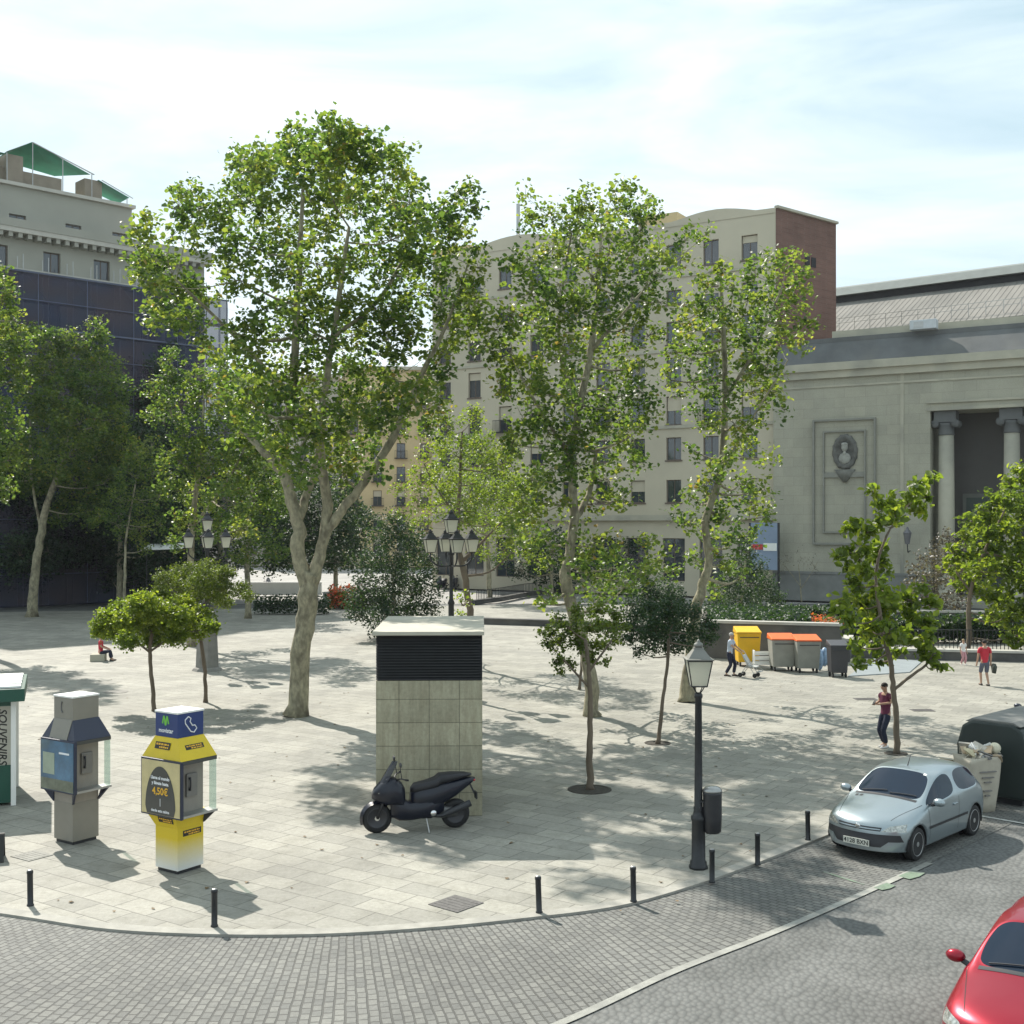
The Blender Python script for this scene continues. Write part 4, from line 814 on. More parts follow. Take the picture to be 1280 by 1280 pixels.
# ---------------------------------------------------------------- low walls, terrace, railings
pale = mat('pale coping', (.42, .41, .37), .8, .12, 2, .3, 20); dkw = mat('dark stone wall', (.085, .083, .08), .9, .3, 1.4, .4, 12, stain=(.14, .135, .12))  # wall body is one dark tone with paler blotches
def wall_run(label, pts, h, t, body, cop=None, ch=.12, name='low_wall', z0=-.02):
    w_ = thing(name, label, 'wall', (pts[0][0], pts[0][1], 0)); o0 = Vector((pts[0][0], pts[0][1], 0)); k = MB(); c_ = MB()
    for i in range(len(pts) - 1):
        a, b_ = Vector((*pts[i], 0)), Vector((*pts[i + 1], 0)); d = b_ - a; L_ = d.length; an = math.atan2(d.y, d.x); m_ = (a + b_) / 2 - o0
        k.box((m_.x, m_.y, (h + z0) / 2), (L_, t, h - z0), an); c_.box((m_.x, m_.y, h + ch / 2), (L_ + .04, t + .12, ch), an)
    k.build('wall_body', body, w_)
    if cop: c_.build('coping', cop, w_)
    return w_
P2 = lambda px, D: ((px - 640) * D / F, D)
wall_run('dark low wall with a thin lip crossing the sunny path behind the vent block', [P2(592, 71.5), P2(700, 69.5), P2(820, 66)], .3, .5, dkw, dkw, .08)
wall_run('tall dark retaining wall with pale coping behind the yellow and orange-lidded bins', [P2(872, 53.5), P2(1052, 51.5)], 1.58, .4, dkw, pale)
wall_run('low dark wall with pale coping behind the person in red', [P2(1062, 53.5), P2(1180, 52.5), P2(1400, 51)], .38, .45, dkw, pale, .1)
wall_run('short return wall stepping back beside the dark bin', [(P2(1052, 51.5)[0] + .22, 51.6), P2(1061, 53.3)], .9, .3, dkw, pale)
wall_run('second pale-topped ledge on the terrace below the stone building', [P2(880, 66.5), P2(1000, 65), P2(1300, 63)], 1.25, .4, dkw, pale, .1)
k = MB(); a, b_, c_, d_ = P2(872, 53.75), P2(1051, 51.75), P2(1012, 64.7), P2(882, 66.1)
k.prism([a, b_, (b_[0] + .1, 64.4), d_], 0, 1.36); o = k.build('terrace_ground', M['soil']); tag(o, kind='structure')
n_ = 16000; yy = RNG.uniform(54.4, 63.0, n_); xx = RNG.uniform(245, 372, n_) * yy / F; zz = 1.37 + RNG.uniform(0, 1, n_) ** 2 * .32
tag(link('ground_cover', leaf_mesh('ground_cover', np.stack([xx, yy, zz], 1), .14, LD, np.clip(RNG.normal(.4, .2, n_), 0, 1))), kind='stuff')
n_ = 330; yy = RNG.uniform(17.5, 70, n_); xx = RNG.uniform(-620, 620, n_) * yy / F; keep = (yy > 18.2 + .055 * xx ** 2 * (xx > 0)) & ~((xx > 4) & (yy < 17 + xx))
P_ = np.stack([xx, yy, np.full(n_, .012)], 1)[keep]; me = leaf_mesh('fallen_leaves', P_, .07, mat('dry leaf', (.16, .11, .055), .8, .4, 3), np.zeros(len(P_)), up=6)
tag(link('fallen_leaves', me), kind='stuff')
def railing(label, pts, h, gap=.14, r=.012, name='railing', group=None):
    t = thing(name, label, 'railing', (pts[0][0], pts[0][1], pts[0][2] if len(pts[0]) > 2 else 0), group=group); o0 = t.location.copy(); k = MB(); rl = MB()
    for i in range(len(pts) - 1):
        a, b_ = Vector((pts[i][0], pts[i][1], 0)), Vector((pts[i + 1][0], pts[i + 1][1], 0)); n = int((b_ - a).length / gap); a -= Vector((o0.x, o0.y, 0)); b_ -= Vector((o0.x, o0.y, 0))
        for q in range(n + 1): p_ = a.lerp(b_, q / max(n, 1)); k.box((p_.x, p_.y, h / 2), (r * 2, r * 2, h - .04))
        for z_ in (.1, h): rl.tube([(a.x, a.y, z_), (b_.x, b_.y, z_)], .022, 5)
    k.build('baluster_row', M['iron'], t); rl.build('rail', M['iron'], t); return t
railing('black iron railing along the ramp beside the parked motorcycles', [(*P2(596, 89),), (*P2(625, 93),), (*P2(655, 99),), (*P2(700, 106),)], 1.0, .28, .025)
railing('black iron railing standing behind the low wall on the right', [(*P2(1062, 55),), (*P2(1300, 54),)], 1.15, .17, .014)
wall_run('curving dark kerb wall under the ramp railing', [P2(590, 88.5), P2(625, 92.5), P2(655, 98.5), P2(700, 105.5), P2(745, 106)], .28, .4, dkw, dkw, .05)
wall_run('pale low wall right of the forked trunk behind the red flowers', [P2(405, 88), P2(455, 87)], .9, .4, pale, pale, .08)
wall_run('white rendered low wall along the street at the back left', [P2(300, 101), P2(402, 101)], 1.0, .3, M['white'], M['white'], .06)
# white awning deep in the shade
aw = thing('cafe_awning', 'white flat cafe awning in the shade beside the left lamp post', 'awning', (*P2(205, 82), 0))
k = MB(); k.loft([[(-1.3, -1.0, 4.2), (-1.3, 1.0, 4.55), (-1.3, 1.0, 4.6), (-1.3, -1.0, 4.25)], [(1.5, -1.0, 4.3), (1.5, 1.0, 4.65), (1.5, 1.0, 4.7), (1.5, -1.0, 4.35)]]); k.build('canopy', M['white'], aw)
for x_ in (-1.2, 1.4):
    k = MB(); k.tube([(x_, 0, 0), (x_, 0, 4.4)], .04, 6); k.build('pole', M['iron'], aw)
# shopfront sign by the pavilion corner
sg = thing('shop_sign_board', 'blue-grey billboard panel with red and white lettering strips at the corner of the stone building', 'sign', (*P2(955, 93), 0), R(-25))
k = MB(); k.b2((-1.2, 0, .1), (-1.05, .15, 6.1)); k.b2((1.05, 0, .1), (1.2, .15, 6.1)); k.build('post', M['iron'], sg)
k = MB(); k.b2((-1.05, .02, 2.4), (1.05, .12, 6.1)); k.build('panel', mat('blue grey panel', (.22, .28, .38), .6, .1, 1), sg)
k = MB(); k.b2((-1.0, -.03, 4.0), (-.1, .015, 4.4)); k.build('red_strip', mat('red strip', (.5, .04, .04), .5, .1, 3), sg)
k = MB(); k.b2((-.05, -.03, 3.9), (1.0, .015, 4.5)); k.build('white_strip', M['white'], sg)

# ---------------------------------------------------------------- street furniture
def text_mesh(body, size, align='CENTER', shear=0.0, extrude=.0, bold=0.0):
    cu = bpy.data.curves.new('text', 'FONT'); cu.body = body; cu.size = size; cu.align_x = align; cu.align_y = 'CENTER'; cu.shear = shear; cu.extrude = extrude; cu.offset = bold; cu.resolution_u = 3
    o = bpy.data.objects.new('text', cu); COL.objects.link(o); dg = bpy.context.evaluated_depsgraph_get(); dg.update()
    me = bpy.data.meshes.new_from_object(o.evaluated_get(dg)); bpy.data.objects.remove(o); return me
def put_text(name, body, size, m, parent, loc, rot, **kw):
    me = text_mesh(body, size, **kw); me.materials.clear(); me.materials.append(m); o = link(name, me, parent); o.location = loc; o.rotation_euler = rot; return o
FRONT = (R(90), 0, 0)              # lettering standing on a face that looks towards local -y
RIGHT = (R(90), 0, R(90))          # on a face that looks towards local +x

# phone booths
booth_grey = mat('booth grey panel', (.23, .215, .18), .5, .08, 2, stain=(.19, .18, .155))
navy = mat('navy enamel', (.022, .028, .055), .4, .1, 3); blue = mat('blue enamel', (.022, .045, .16), .4, .08, 3)
yel = mat('yellow vinyl', (.66, .48, .015), .5, .07, 3)
fade = bpy.data.materials.new('yellow vinyl fading to white at its foot'); fade.use_nodes = True; N, L = nodes(fade); p = N['Principled BSDF']; p.inputs['Roughness'].default_value = .5
t = N.new('ShaderNodeTexCoord'); sx = N.new('ShaderNodeSeparateXYZ'); L.new(t.outputs['Object'], sx.inputs[0]); r = N.new('ShaderNodeValToRGB')
r.color_ramp.elements[0].position = .12; r.color_ramp.elements[0].color = (.66, .66, .62, 1); r.color_ramp.elements[1].position = .62; r.color_ramp.elements[1].color = (.66, .48, .015, 1)
n = N.new('ShaderNodeTexNoise'); n.inputs['Scale'].default_value = 9; ma = N.new('ShaderNodeMath'); ma.operation = 'MULTIPLY_ADD'; ma.inputs[1].default_value = .06; L.new(n.outputs['Fac'], ma.inputs[0]); L.new(sx.outputs['Z'], ma.inputs[2])
L.new(ma.outputs[0], r.inputs[0]); L.new(r.outputs[0], p.inputs['Base Color'])
bglass = glass('booth side glass', (.5, .6, .57), .08, .72, (.88, .97, .93))
ink = mat('black print', (.02, .02, .018), .6, .1, 5); wink = mat('white print', (.75, .76, .78), .6, .04, 5); yink = mat('yellow print', (.75, .42, .03), .6, .05, 5); gink = mat('green print', (.16, .48, .06), .6, .05, 5)
def marks(k, x0, z0, w, h, n, rr):   # a line of small print too small to read
    x = x0
    while x < x0 + w: ww = rr.uniform(.5, 1.4) * w / n; k.b2((x, -.004, z0), (min(x + ww * .75, x0 + w), -.001, z0 + h * rr.uniform(.75, 1))); x += ww
def phone_booth(label, c, yellow):
    t = thing('phone_booth', label, 'phone booth', c, R(-34), 'street phone booths'); s = .285
    body = [fade if yellow else booth_grey]; hd = blue if yellow else booth_grey; colr = yel if yellow else navy
    k = MB(); k.b2((-s + .03, -s + .03, 0), (s - .03, s - .03, .06)); k.build('base_plate', M['plastic'], t)
    k = MB(); k.b2((-s, -s, .06), (s, s, .78)); o = k.build('lower_pillar', body, t, .006)
    k = MB(); k.b2((-s + .005, -s + .005, .78), (s - .005, s - .005, 1.95)); k.build('core', mat('booth inside', (.27, .245, .21), .6, .1, 4), t)
    k = MB()
    if yellow: k.loft([[(-s, -s, .781), (s, -s, .781), (s, s, .781), (-s, s, .781)], [(-.46, -.36, 1.03), (.30, -.36, 1.03), (.30, .36, 1.03), (-.46, .36, 1.03)]])
    else:
        for sx_ in (-1, 1): k.loft([[(sx_ * .286, -.30, .76), (sx_ * .288, -.30, .76), (sx_ * .288, -.25, .76), (sx_ * .286, -.25, .76)], [(sx_ * .286, -.30, 1.03), (sx_ * .50, -.40, 1.03), (sx_ * .50, -.36, 1.03), (sx_ * .286, -.25, 1.03)]])
        for sx_ in (-1, 1): k.loft([[(sx_ * .286, .25, .76), (sx_ * .288, .25, .76), (sx_ * .288, .30, .76), (sx_ * .286, .30, .76)], [(sx_ * .286, .36, 1.03), (sx_ * .50, .36, 1.03), (sx_ * .50, .40, 1.03), (sx_ * .286, .40, 1.03)]])
    k.build('lower_collar', yel if yellow else navy, t)
    if yellow:
        k = MB(); k.loft([[(.301, .26, .80), (.303, .26, .80), (.303, .30, .80), (.301, .30, .80)], [(.301, .30, 1.03), (.5, .40, 1.03), (.5, .42, 1.03), (.301, .42, 1.03)]]); k.build('shelf_bracket', M['plastic'], t)
    k = MB(); k.loft([[(-.5, -.40, 1.97), (.5, -.40, 1.97), (.5, .40, 1.97), (-.5, .40, 1.97)], [(-s - .004, -s - .004, 2.33), (s + .004, -s - .004, 2.33), (s + .004, s + .004, 2.33), (-s - .004, s + .004, 2.33)]]); 
    if not yellow: k.b2((-.2, -.42, 1.99), (-.15, -.38, 1.995))
    k.build('upper_collar', colr, t)
    if not yellow:
        k = MB(); k.loft([[(-.26, -.41, 1.975), (.27, -.41, 1.975), (.27, -.2, 1.975), (-.26, -.2, 1.975)], [(-.26, -s - .012, 2.34), (.285, -s - .012, 2.34), (.285, -.1, 2.34), (-.26, -.1, 2.34)]]); k.build('front_panel', booth_grey, t)
    k = MB(); k.b2((-s, -s, 2.331), (s, s, 2.74)); k.build('head_box', hd, t, .006)
    k = MB(); k.b2((-s - .012, -s - .012, 2.742), (s + .012, s + .012, 2.775)); k.build('top_cap', M['white'], t, .005)
    k = MB(); k.b2((-.47, -.40, 1.90), (.50, .40, 1.965)); k.build('canopy', mat('canopy underside', (.06, .06, .055), .5, .1, 3), t)
    for sg_ in (-1,):
        k = MB(); k.b2((-.46, min(sg_ * .40, sg_ * .455), 1.0), (.575, max(sg_ * .40, sg_ * .455), 1.98)); o = k.build('advert_panel', navy, t, .01)
    ad = MB(); ad.b2((-.43, -.462, 1.03), (.545, -.4555, 1.95))
    if yellow:
        p_ = ad.build('poster', mat('ochre poster', (.56, .47, .24), .4, .1, 5, coat=.3), t)
        e = MB(); pts = [(.40, 1.035)]
        for i in range(41):
            a = PI * i / 40; pts.append((.055 + .385 * math.cos(a), 1.16 + .70 * math.sin(a) ** 1.05))
        pts.append((-.29, 1.035))
        e.add([(x_, -.466, z_) for x_, z_ in pts], [tuple(range(len(pts)))]); e.build('dark_oval', mat('dark print', (.05, .05, .045), .4, .1, 5, coat=.3), p_)
        put_text('lettering', 'Llama al mundo', .075, wink, p_, (.055, -.469, 1.66), FRONT, bold=.003); put_text('lettering', 'y llévate hasta', .075, wink, p_, (.055, -.469, 1.57), FRONT, bold=.003)
        put_text('lettering', '4,50€', .17, yink, p_, (.055, -.469, 1.43), FRONT, bold=.004); put_text('lettering', 'desde esta cabina', .066, wink, p_, (.055, -.469, 1.10), FRONT, bold=.002)
        q = MB(); q.b2((.05, -.469, 1.18), (.06, -.4665, 1.31)); q.build('print_line', wink, p_)
    else:
        sea = mat('blue green poster', (.05, .13, .22), .35, .5, 2.5, coat=.4, stain=(.16, .19, .13)); p_ = ad.build('poster', sea, t)
        q = MB(); q.b2((-.37, -.466, 1.32), (-.02, -.4625, 1.72)); q.build('pale_print', mat('pale print', (.30, .36, .28), .4, .15, 3, coat=.3), p_)
        q = MB(); q.b2((-.43, -.4655, 1.035), (.545, -.4625, 1.24)); q.build('ground_print', mat('olive print', (.12, .14, .10), .4, .4, 5, coat=.3), p_)
        q = MB(); q.b2((.12, -.4665, 1.72), (.42, -.4625, 1.755)); q.build('print_line', wink, p_)
    for sg_ in (-1, 1):
        k = MB(); k.b2((min(sg_ * s, sg_ * .50), -.398, 1.0), (max(sg_ * s, sg_ * .50), -.36, 1.90)); k.build('side_wall', navy, t)
        k = MB(); k.b2((min(sg_ * .33, sg_ * .50), .375, 1.045), (max(sg_ * .292, sg_ * .50), .385, 1.90)); k.build('side_glass', bglass, t)
        k = MB(); k.b2((min(sg_ * s, sg_ * .52), -.36, 1.0), (max(sg_ * s, sg_ * .52), .40, 1.04)); k.build('shelf', M['steel'], t)
        k = MB(); k.b2((min(sg_ * .285, sg_ * .33), -.12, 1.3), (max(sg_ * .285, sg_ * .33), .12, 1.7)); ph = k.build('telephone', mat('telephone grey', (.18, .17, .155), .4, .1, 5), t, .02)
        k = MB(); k.smooth = True; k.tube([(sg_ * .345, -.07, 1.64), (sg_ * .365, -.07, 1.58), (sg_ * .365, -.07, 1.48), (sg_ * .345, -.07, 1.42)], [.022, .014, .014, .024], 8); k.build('handset', M['plastic'], ph)
    rr = random.Random(5 if yellow else 6)
    if yellow:
        # head: green M and wordmark on the left face, handset outline on the right face
        k = MB(); base = [(-.095, 0), (-.06, .13), (-.02, .13), (0, .055), (.02, .13), (.06, .13), (.095, 0), (.06, -.01), (.045, .07), (.02, -.035), (-.02, -.035), (-.045, .07), (-.06, -.01)]
        k.add([(x_ - .02, -s - .004, 2.565 + z_) for x_, z_ in base], [tuple(range(len(base)))]); k.build('logo', gink, t)
        put_text('lettering', 'movistar', .105, wink, t, (-.01, -s - .004, 2.44), FRONT, bold=.003)
        pts = [(-.055, .135), (.0, .095), (-.02, .045), (.035, -.03), (.085, -.025), (.13, -.085), (.07, -.15), (.0, -.13), (-.12, .02), (-.125, .085)]
        pts = [Vector((s + .006, y_ - .0, 2.545 + z_)) for y_, z_ in pts]; k = MB(); k.tube(pts + [pts[0]], .011, 5, cap=False); k.build('handset_emblem', wink, t)
        def lab(face, u, z, w, h, tilt):
            k = MB(); kk = MB(); k.b2((u - w / 2, -.002, z - h / 2), (u + w / 2, 0, z + h / 2))
            marks(kk, u - w * .43, z + h * .05, w * .84, h * .28, 6, rr); marks(kk, u - w * .2, z - h * .36, w * .6, h * .28, 5, rr)
            o = k.build('label_strip', ink, t); o2 = kk.build('label_print', yink, o)
            if face == 'L': o.location = (0, tilt[0], tilt[1]); o.rotation_euler = (tilt[2], 0, 0)
            else: o.location = (tilt[0], 0, tilt[1]); o.rotation_euler = (tilt[2], 0, R(90))
        lab('L', -.03, 0, .38, .12, (-.342, 2.19, R(-17.5))); lab('R', -.0, 0, .40, .09, (.362 + .022, 2.17, R(-31)))
        lab('L', .03, 0, .38, .10, (-.328, .91, R(17))); lab('R', .03, .68, .40, .10, (.288, 0, 0))
    else:
        k = MB(); k.tube([(-.03, -s - .006, 2.66), (-.055, -s - .006, 2.6), (-.05, -s - .006, 2.5), (-.02, -s - .006, 2.46)], [.016, .01, .01, .018], 6); k.build('handset_emblem', mat('grey print', (.12, .12, .12), .6), t)
        k = MB(); k.b2((-s - .002, -s - .002, 2.28), (s + .002, -s, 2.29)); k.build('seam', ink, t)
    return t
def booth_pos(px, py):      # visible bottom corner is local (.285,-.285)
    c = at(px, py); v_ = Matrix.Rotation(R(-34), 3, 'Z') @ Vector((.285, -.285, 0)); return c - v_
phone_booth('grey street phone booth with a blue landscape poster, left of the yellow one', booth_pos(91, 1057), False)
phone_booth('yellow wrapped street phone booth with blue head box and dark oval advert', booth_pos(222, 1094), True)

# green kiosk at the left edge
gk = mat('dark green paint', (.012, .075, .05), .45, .1, 3, stain=(.01, .055, .04))
kio = thing('news_kiosk', 'dark green kiosk cut by the left edge with cream panel of vertical black lettering', 'kiosk', (*at(20, 1006).xy, 0), R(21))
k = MB(); k.b2((-2.2, 0, .06), (-.1, 2.0, .86)); k.b2((-2.2, 0, 2.12), (-.1, 2.0, 2.2)); k.build('green_base', gk, kio)
k = MB(); k.b2((-2.2, .02, .86), (-.1, 2.0, 2.12)); k.build('cream_panel', mat('cream poster panel', (.45, .43, .36), .5, .08, 2), kio)
k = MB(); k.b2((-.1, -.04, 0), (-.0, .06, 2.25)); k.b2((-.1, 1.9, 0), (0, 2.0, 2.25)); k.build('corner_post', M['white'], kio)
k = MB(); k.b2((-2.3, -.35, 2.25), (.18, 2.3, 2.52)); k.build('roof_fascia', gk, kio, .01)
k = MB()
for i in range(5): k.b2((-2.2, -.25 + i * .5, 2.53), (.1, .1 + i * .5, 2.57))
k.build('roof_slat', M['white'], kio)
put_text('lettering', 'SOUVENIRS', .23, ink, kio, (-.27, .012, 1.47), (R(90), R(90), 0), shear=.2, bold=.004)
k = MB(); ht = [(0, -.1), (.1, .02), (.1, .07), (.06, .1), (.02, .09), (0, .06), (-.02, .09), (-.06, .1), (-.1, .07), (-.1, .02)]
k.add([(x_ - .52, .01, 1.85 + z_) for x_, z_ in ht], [tuple(range(10))]); k.build('red_heart', mat('red print', (.55, .03, .03), .5), kio)
bn = thing('folding_board', 'black framed folding pavement board cut by the left edge in the kiosk shadow', 'board', (*at(-14, 1078).xy, 0), R(20))
k = MB(); k.box((0, 0, .42), (.5, .03, .85), M=Matrix.Rotation(R(-14), 3, 'X')); k.build('front_board', ink, bn); k = MB(); k.box((0, .28, .42), (.5, .03, .85), M=Matrix.Rotation(R(14), 3, 'X')); k.build('back_board', ink, bn); bn.scale = (1, 1, .55)

# concrete vent block with black louvres
conc = brick_mat('concrete slabs', (.45, .425, .32), (.38, .36, .27), (.20, .19, .14), .62, .48, .008, 0, .85, bump=.5, dirt=.7, xz=True, offset=0)
N, L = nodes(conc); P_ = N['Principled BSDF']; src = P_.inputs['Base Color'].links[0].from_socket
t = N.new('ShaderNodeTexCoord'); q = N.new('ShaderNodeMapping'); q.inputs['Scale'].default_value = (3.2, 3.2, .5); n = N.new('ShaderNodeTexNoise'); n.inputs['Scale'].default_value = 2.2; n.inputs['Detail'].default_value = 9; n.inputs['Roughness'].default_value = .7
L.new(t.outputs['Object'], q.inputs[0]); L.new(q.outputs[0], n.inputs['Vector']); r = N.new('ShaderNodeValToRGB'); r.color_ramp.elements[0].position = .40; r.color_ramp.elements[1].position = .60; r.color_ramp.elements[0].color = (.82, .80, .76, 1); r.color_ramp.elements[1].color = (1.05, 1.05, 1.02, 1)
x = N.new('ShaderNodeMixRGB'); x.blend_type = 'MULTIPLY'; x.inputs[0].default_value = 1; L.new(n.outputs['Fac'], r.inputs[0]); L.new(src, x.inputs[1]); L.new(r.outputs[0], x.inputs[2]); L.new(x.outputs[0], P_.inputs['Base Color'])
vb = thing('vent_block', 'tall concrete slab vent block with black louvres under a pale flat roof', 'vent housing', (-1.70, 24.4, 0), R(1.5))
k = MB(); k.b2((-1.09, 0, -.02), (1.09, 3.9, 2.78)); k.build('slab_body', conc, vb)
k = MB(); k.b2((-1.07, .06, 2.78), (1.07, 3.84, 3.70)); k.build('louvre_core', M['dark'], vb)
k = MB()
for i in range(15):
    z_ = 2.80 + i * .058
    for s_, e_ in ((0.0, 0), (3.9, 1)): k.loft([[(-1.09, s_ + (0 if not e_ else -.0), z_), (-1.09, s_ + (.06 if not e_ else -.06), z_ + .045), (-1.09, s_ + (.06 if not e_ else -.06), z_ + .055), (-1.09, s_, z_ + .012)], [(1.09, s_, z_), (1.09, s_ + (.06 if not e_ else -.06), z_ + .045), (1.09, s_ + (.06 if not e_ else -.06), z_ + .055), (1.09, s_, z_ + .012)]])
    for s_ in (-1.09, 1.09): sg_ = .02 if s_ < 0 else -.02; k.b2((min(s_, s_ + sg_), .061, z_), (max(s_, s_ + sg_), 3.839, z_ + .035))
k.build('louvre', mat('black louvre metal', (.022, .023, .025), .55, .2, 4), vb)
k = MB(); k.b2((-1.16, -.12, 3.72), (1.13, 4.02, 3.80)); k.build('roof_slab', mat('pale roof slab', (.42, .40, .33), .8, .12, 1.2, .3, 20, stain=(.34, .32, .26)), vb, .012)

k = MB(); k.prism([tuple(at(a_, b_).xy) for a_, b_ in ((1060, 846), (1094, 823), (1153, 827), (1137, 841))], -.01, .035); tag(k.build('path', mat('blue grey ground sheet', (.22, .25, .26), .8, .1, 2, .2, 30)), kind='structure')  # thin blue grey sheet added over the paving
# bollards
bm_ = MB(); bm_.smooth = True; bm_.lathe([(.055, 0), (.055, .02), (.045, .03), (.045, .50), (.05, .505), (.05, .54), (.04, .555)], n=16)
bcap = MB(); bcap.smooth = True; bcap.lathe([(.040, .555), (.034, .563), (.0, .566)], n=16)
def bollard():
    t = thing('bollard', None, 'bollard', group='iron bollards along the kerb'); bm_.build('post', M['iron'], t); bcap.build('cap', M['steel'], t); return t
bspots = [(38, 1132, 'short iron bollard nearest the left edge, in front of the grey phone booth'), (268, 1158, 'short iron bollard standing in the yellow phone booth shadow'), (674, 1141, 'iron bollard leaning slightly, on the kerb below the vent block corner'),
          (792, 1127, 'iron bollard on the kerb midway between the leaning bollard and the lamp post'), (890, 1103, 'iron bollard just right of the lamp post foot'), (947, 1081, 'second iron bollard to the right of the lamp post'), (1010, 1050, 'iron bollard just left of the silver car nose')]
b0 = bollard()
for i, (px, py, lab_) in enumerate(bspots):
    o = b0 if i == 0 else again(b0, lab_, (0, 0, 0), 0); o['label'] = lab_; o.location = at(px, py); o.rotation_euler = (0, R(4.5) if i == 2 else R(random.uniform(-1, 1)), i)
# classic lamp post by the kerb
lamp = thing('street_lamp', 'single-lantern iron street lamp with pale glass lantern on the kerb', 'street lamp', at(873, 1085))
k = MB(); k.smooth = True; k.lathe([(.17, 0), (.17, .04), (.15, .06), (.15, .12), (.125, .14), (.12, .82), (.135, .84), (.135, .90), (.10, .93), (.085, 1.0), (.09, 1.05), (.075, 1.08), (.06, 2.96), (.075, 2.98), (.075, 3.03), (.05, 3.06)], n=8, ang=R(22)); k.build('post', M['iron'], lamp)
k = MB()
for a in range(4): an = R(90 * a + 45); k.tube([(.04 * math.cos(an), .04 * math.sin(an), 3.05), (.09 * math.cos(an), .09 * math.sin(an), 3.11), (.15 * math.cos(an), .15 * math.sin(an), 3.21)], .010, 5)
k.build('lantern_cradle', M['iron'], lamp)
langlass = mat('milky lantern glass', (.60, .61, .54), .35, .06, 4, spec=.6)
N, L = nodes(langlass); tr_ = N.new('ShaderNodeBsdfTranslucent'); tr_.inputs[0].default_value = (.8, .8, .72, 1); sm_ = N.new('ShaderNodeMixShader'); sm_.inputs[0].default_value = .6
L.new(N['Principled BSDF'].outputs[0], sm_.inputs[1]); L.new(tr_.outputs[0], sm_.inputs[2]); L.new(sm_.outputs[0], N['Material Output'].inputs[0])
def lantern(parent, z, s=1.0, off=(0, 0), dark_cap=False, capm=None):
    r0, r1 = .155 * s, .245 * s; h_ = .52 * s; ox, oy = off; q = math.sqrt(2); name = []
    k = MB(); k.lathe([(r0 * q * .96, z), (r1 * q * .96, z + h_)], (ox, oy, 0), 4, R(45)); g_ = k.build('lantern_glass', langlass, parent)
    k = MB()
    for a in range(4):
        an = R(90 * a + 45); k.tube([(ox + r0 * q * math.cos(an), oy + r0 * q * math.sin(an), z), (ox + r1 * q * math.cos(an), oy + r1 * q * math.sin(an), z + h_)], .012 * s, 4)
        an2 = R(90 * a + 135)
        for rr_, zz in ((r0, z), (r1, z + h_)): k.tube([(ox + rr_ * q * math.cos(an), oy + rr_ * q * math.sin(an), zz), (ox + rr_ * q * math.cos(an2), oy + rr_ * q * math.sin(an2), zz)], .014 * s, 4)
    k.build('lantern_frame', M['iron'], parent)
    k = MB(); k.lathe([(r1 * q * 1.12, z + h_ + .01 * s), (r1 * q * 1.14, z + h_ + .035 * s), (r1 * q * .92, z + h_ + .05 * s), (r1 * q * .42, z + h_ + .22 * s), (r1 * q * .40, z + h_ + .26 * s)], (ox, oy, 0), 4, R(45))
    k.smooth = True; k.lathe([(.07 * s, z + h_ + .26 * s), (.10 * s, z + h_ + .29 * s), (.085 * s, z + h_ + .34 * s), (.03 * s, z + h_ + .37 * s), (.035 * s, z + h_ + .39 * s), (.0, z + h_ + .43 * s)], (ox, oy, 0), 10); k.build('lantern_roof', capm or mat('grey lantern roof', (.20, .20, .18), .5, .1, 4, metal=.2), parent)
lantern(lamp, 3.18, .86)
bn_ = thing('litter_bin', 'black wall-type litter bin with shiny dome lid hung on the kerb lamp post', 'litter bin', at(873, 1085) + Vector((.24, -.02, .62)))
k = MB(); k.smooth = True; k.lathe([(.12, 0), (.155, .03), (.165, .3), (.165, .68), (.17, .72)], n=20); k.build('bin_body', M['plastic'], bn_)
k = MB(); k.smooth = True; k.lathe([(.172, .722), (.17, .75), (.12, .80), (.0, .825)], n=20); k.build('lid', mat('shiny grey lid', (.35, .35, .34), .25, .1, 3, metal=.6), bn_)
k = MB(); k.box((-.18, 0, .2), (.08, .12, .03)); k.box((-.18, 0, .55), (.08, .12, .03)); k.build('bracket', M['iron'], bn_)
# five-lantern lamp posts
ironcap = mat('dark lantern dome', (.045, .045, .05), .35, .1, 5, metal=.3)
def five(label, px, py):
    t = thing('five_lantern_lamp', label, 'street lamp', at(px, py), R(18), 'five-lantern lamp posts')
    k = MB(); k.lathe([(.62, 0), (.56, .1), (.46, .15), (.40, 1.45), (.44, 1.5), (.44, 1.62), (.3, 1.68)], n=8); k.build('pedestal', mat('grey stone pedestal', (.22, .21, .19), .85, .15, 3, .2, 20), t)
    k = MB(); k.smooth = True; k.lathe([(.24, 1.68), (.2, 1.85), (.11, 2.0), (.10, 3.2), (.13, 3.25), (.07, 3.4), (.06, 4.9), (.13, 4.95), (.06, 5.05), (.05, 5.62), (.08, 5.66)], n=12); k.build('post', M['iron'], t)
    for a in range(4):
        an = R(90 * a); c_, s_ = math.cos(an), math.sin(an); k = MB(); k.tube(crom([(.06 * c_, .06 * s_, 4.55), (.45 * c_, .45 * s_, 4.55), (.72 * c_, .72 * s_, 4.75), (.74 * c_, .74 * s_, 5.0)], 5), .03, 6); k.build('arm', M['iron'], t)
        lantern(t, 5.02, .86, (.74 * c_, .74 * s_), capm=ironcap)
    lantern(t, 5.70, .86, capm=ironcap)
    return t
five('five-lantern iron lamp post half hidden behind the vent block', 564, 871)
five('five-lantern iron lamp post on grey pedestal behind the round-headed evergreens', 259, 838)

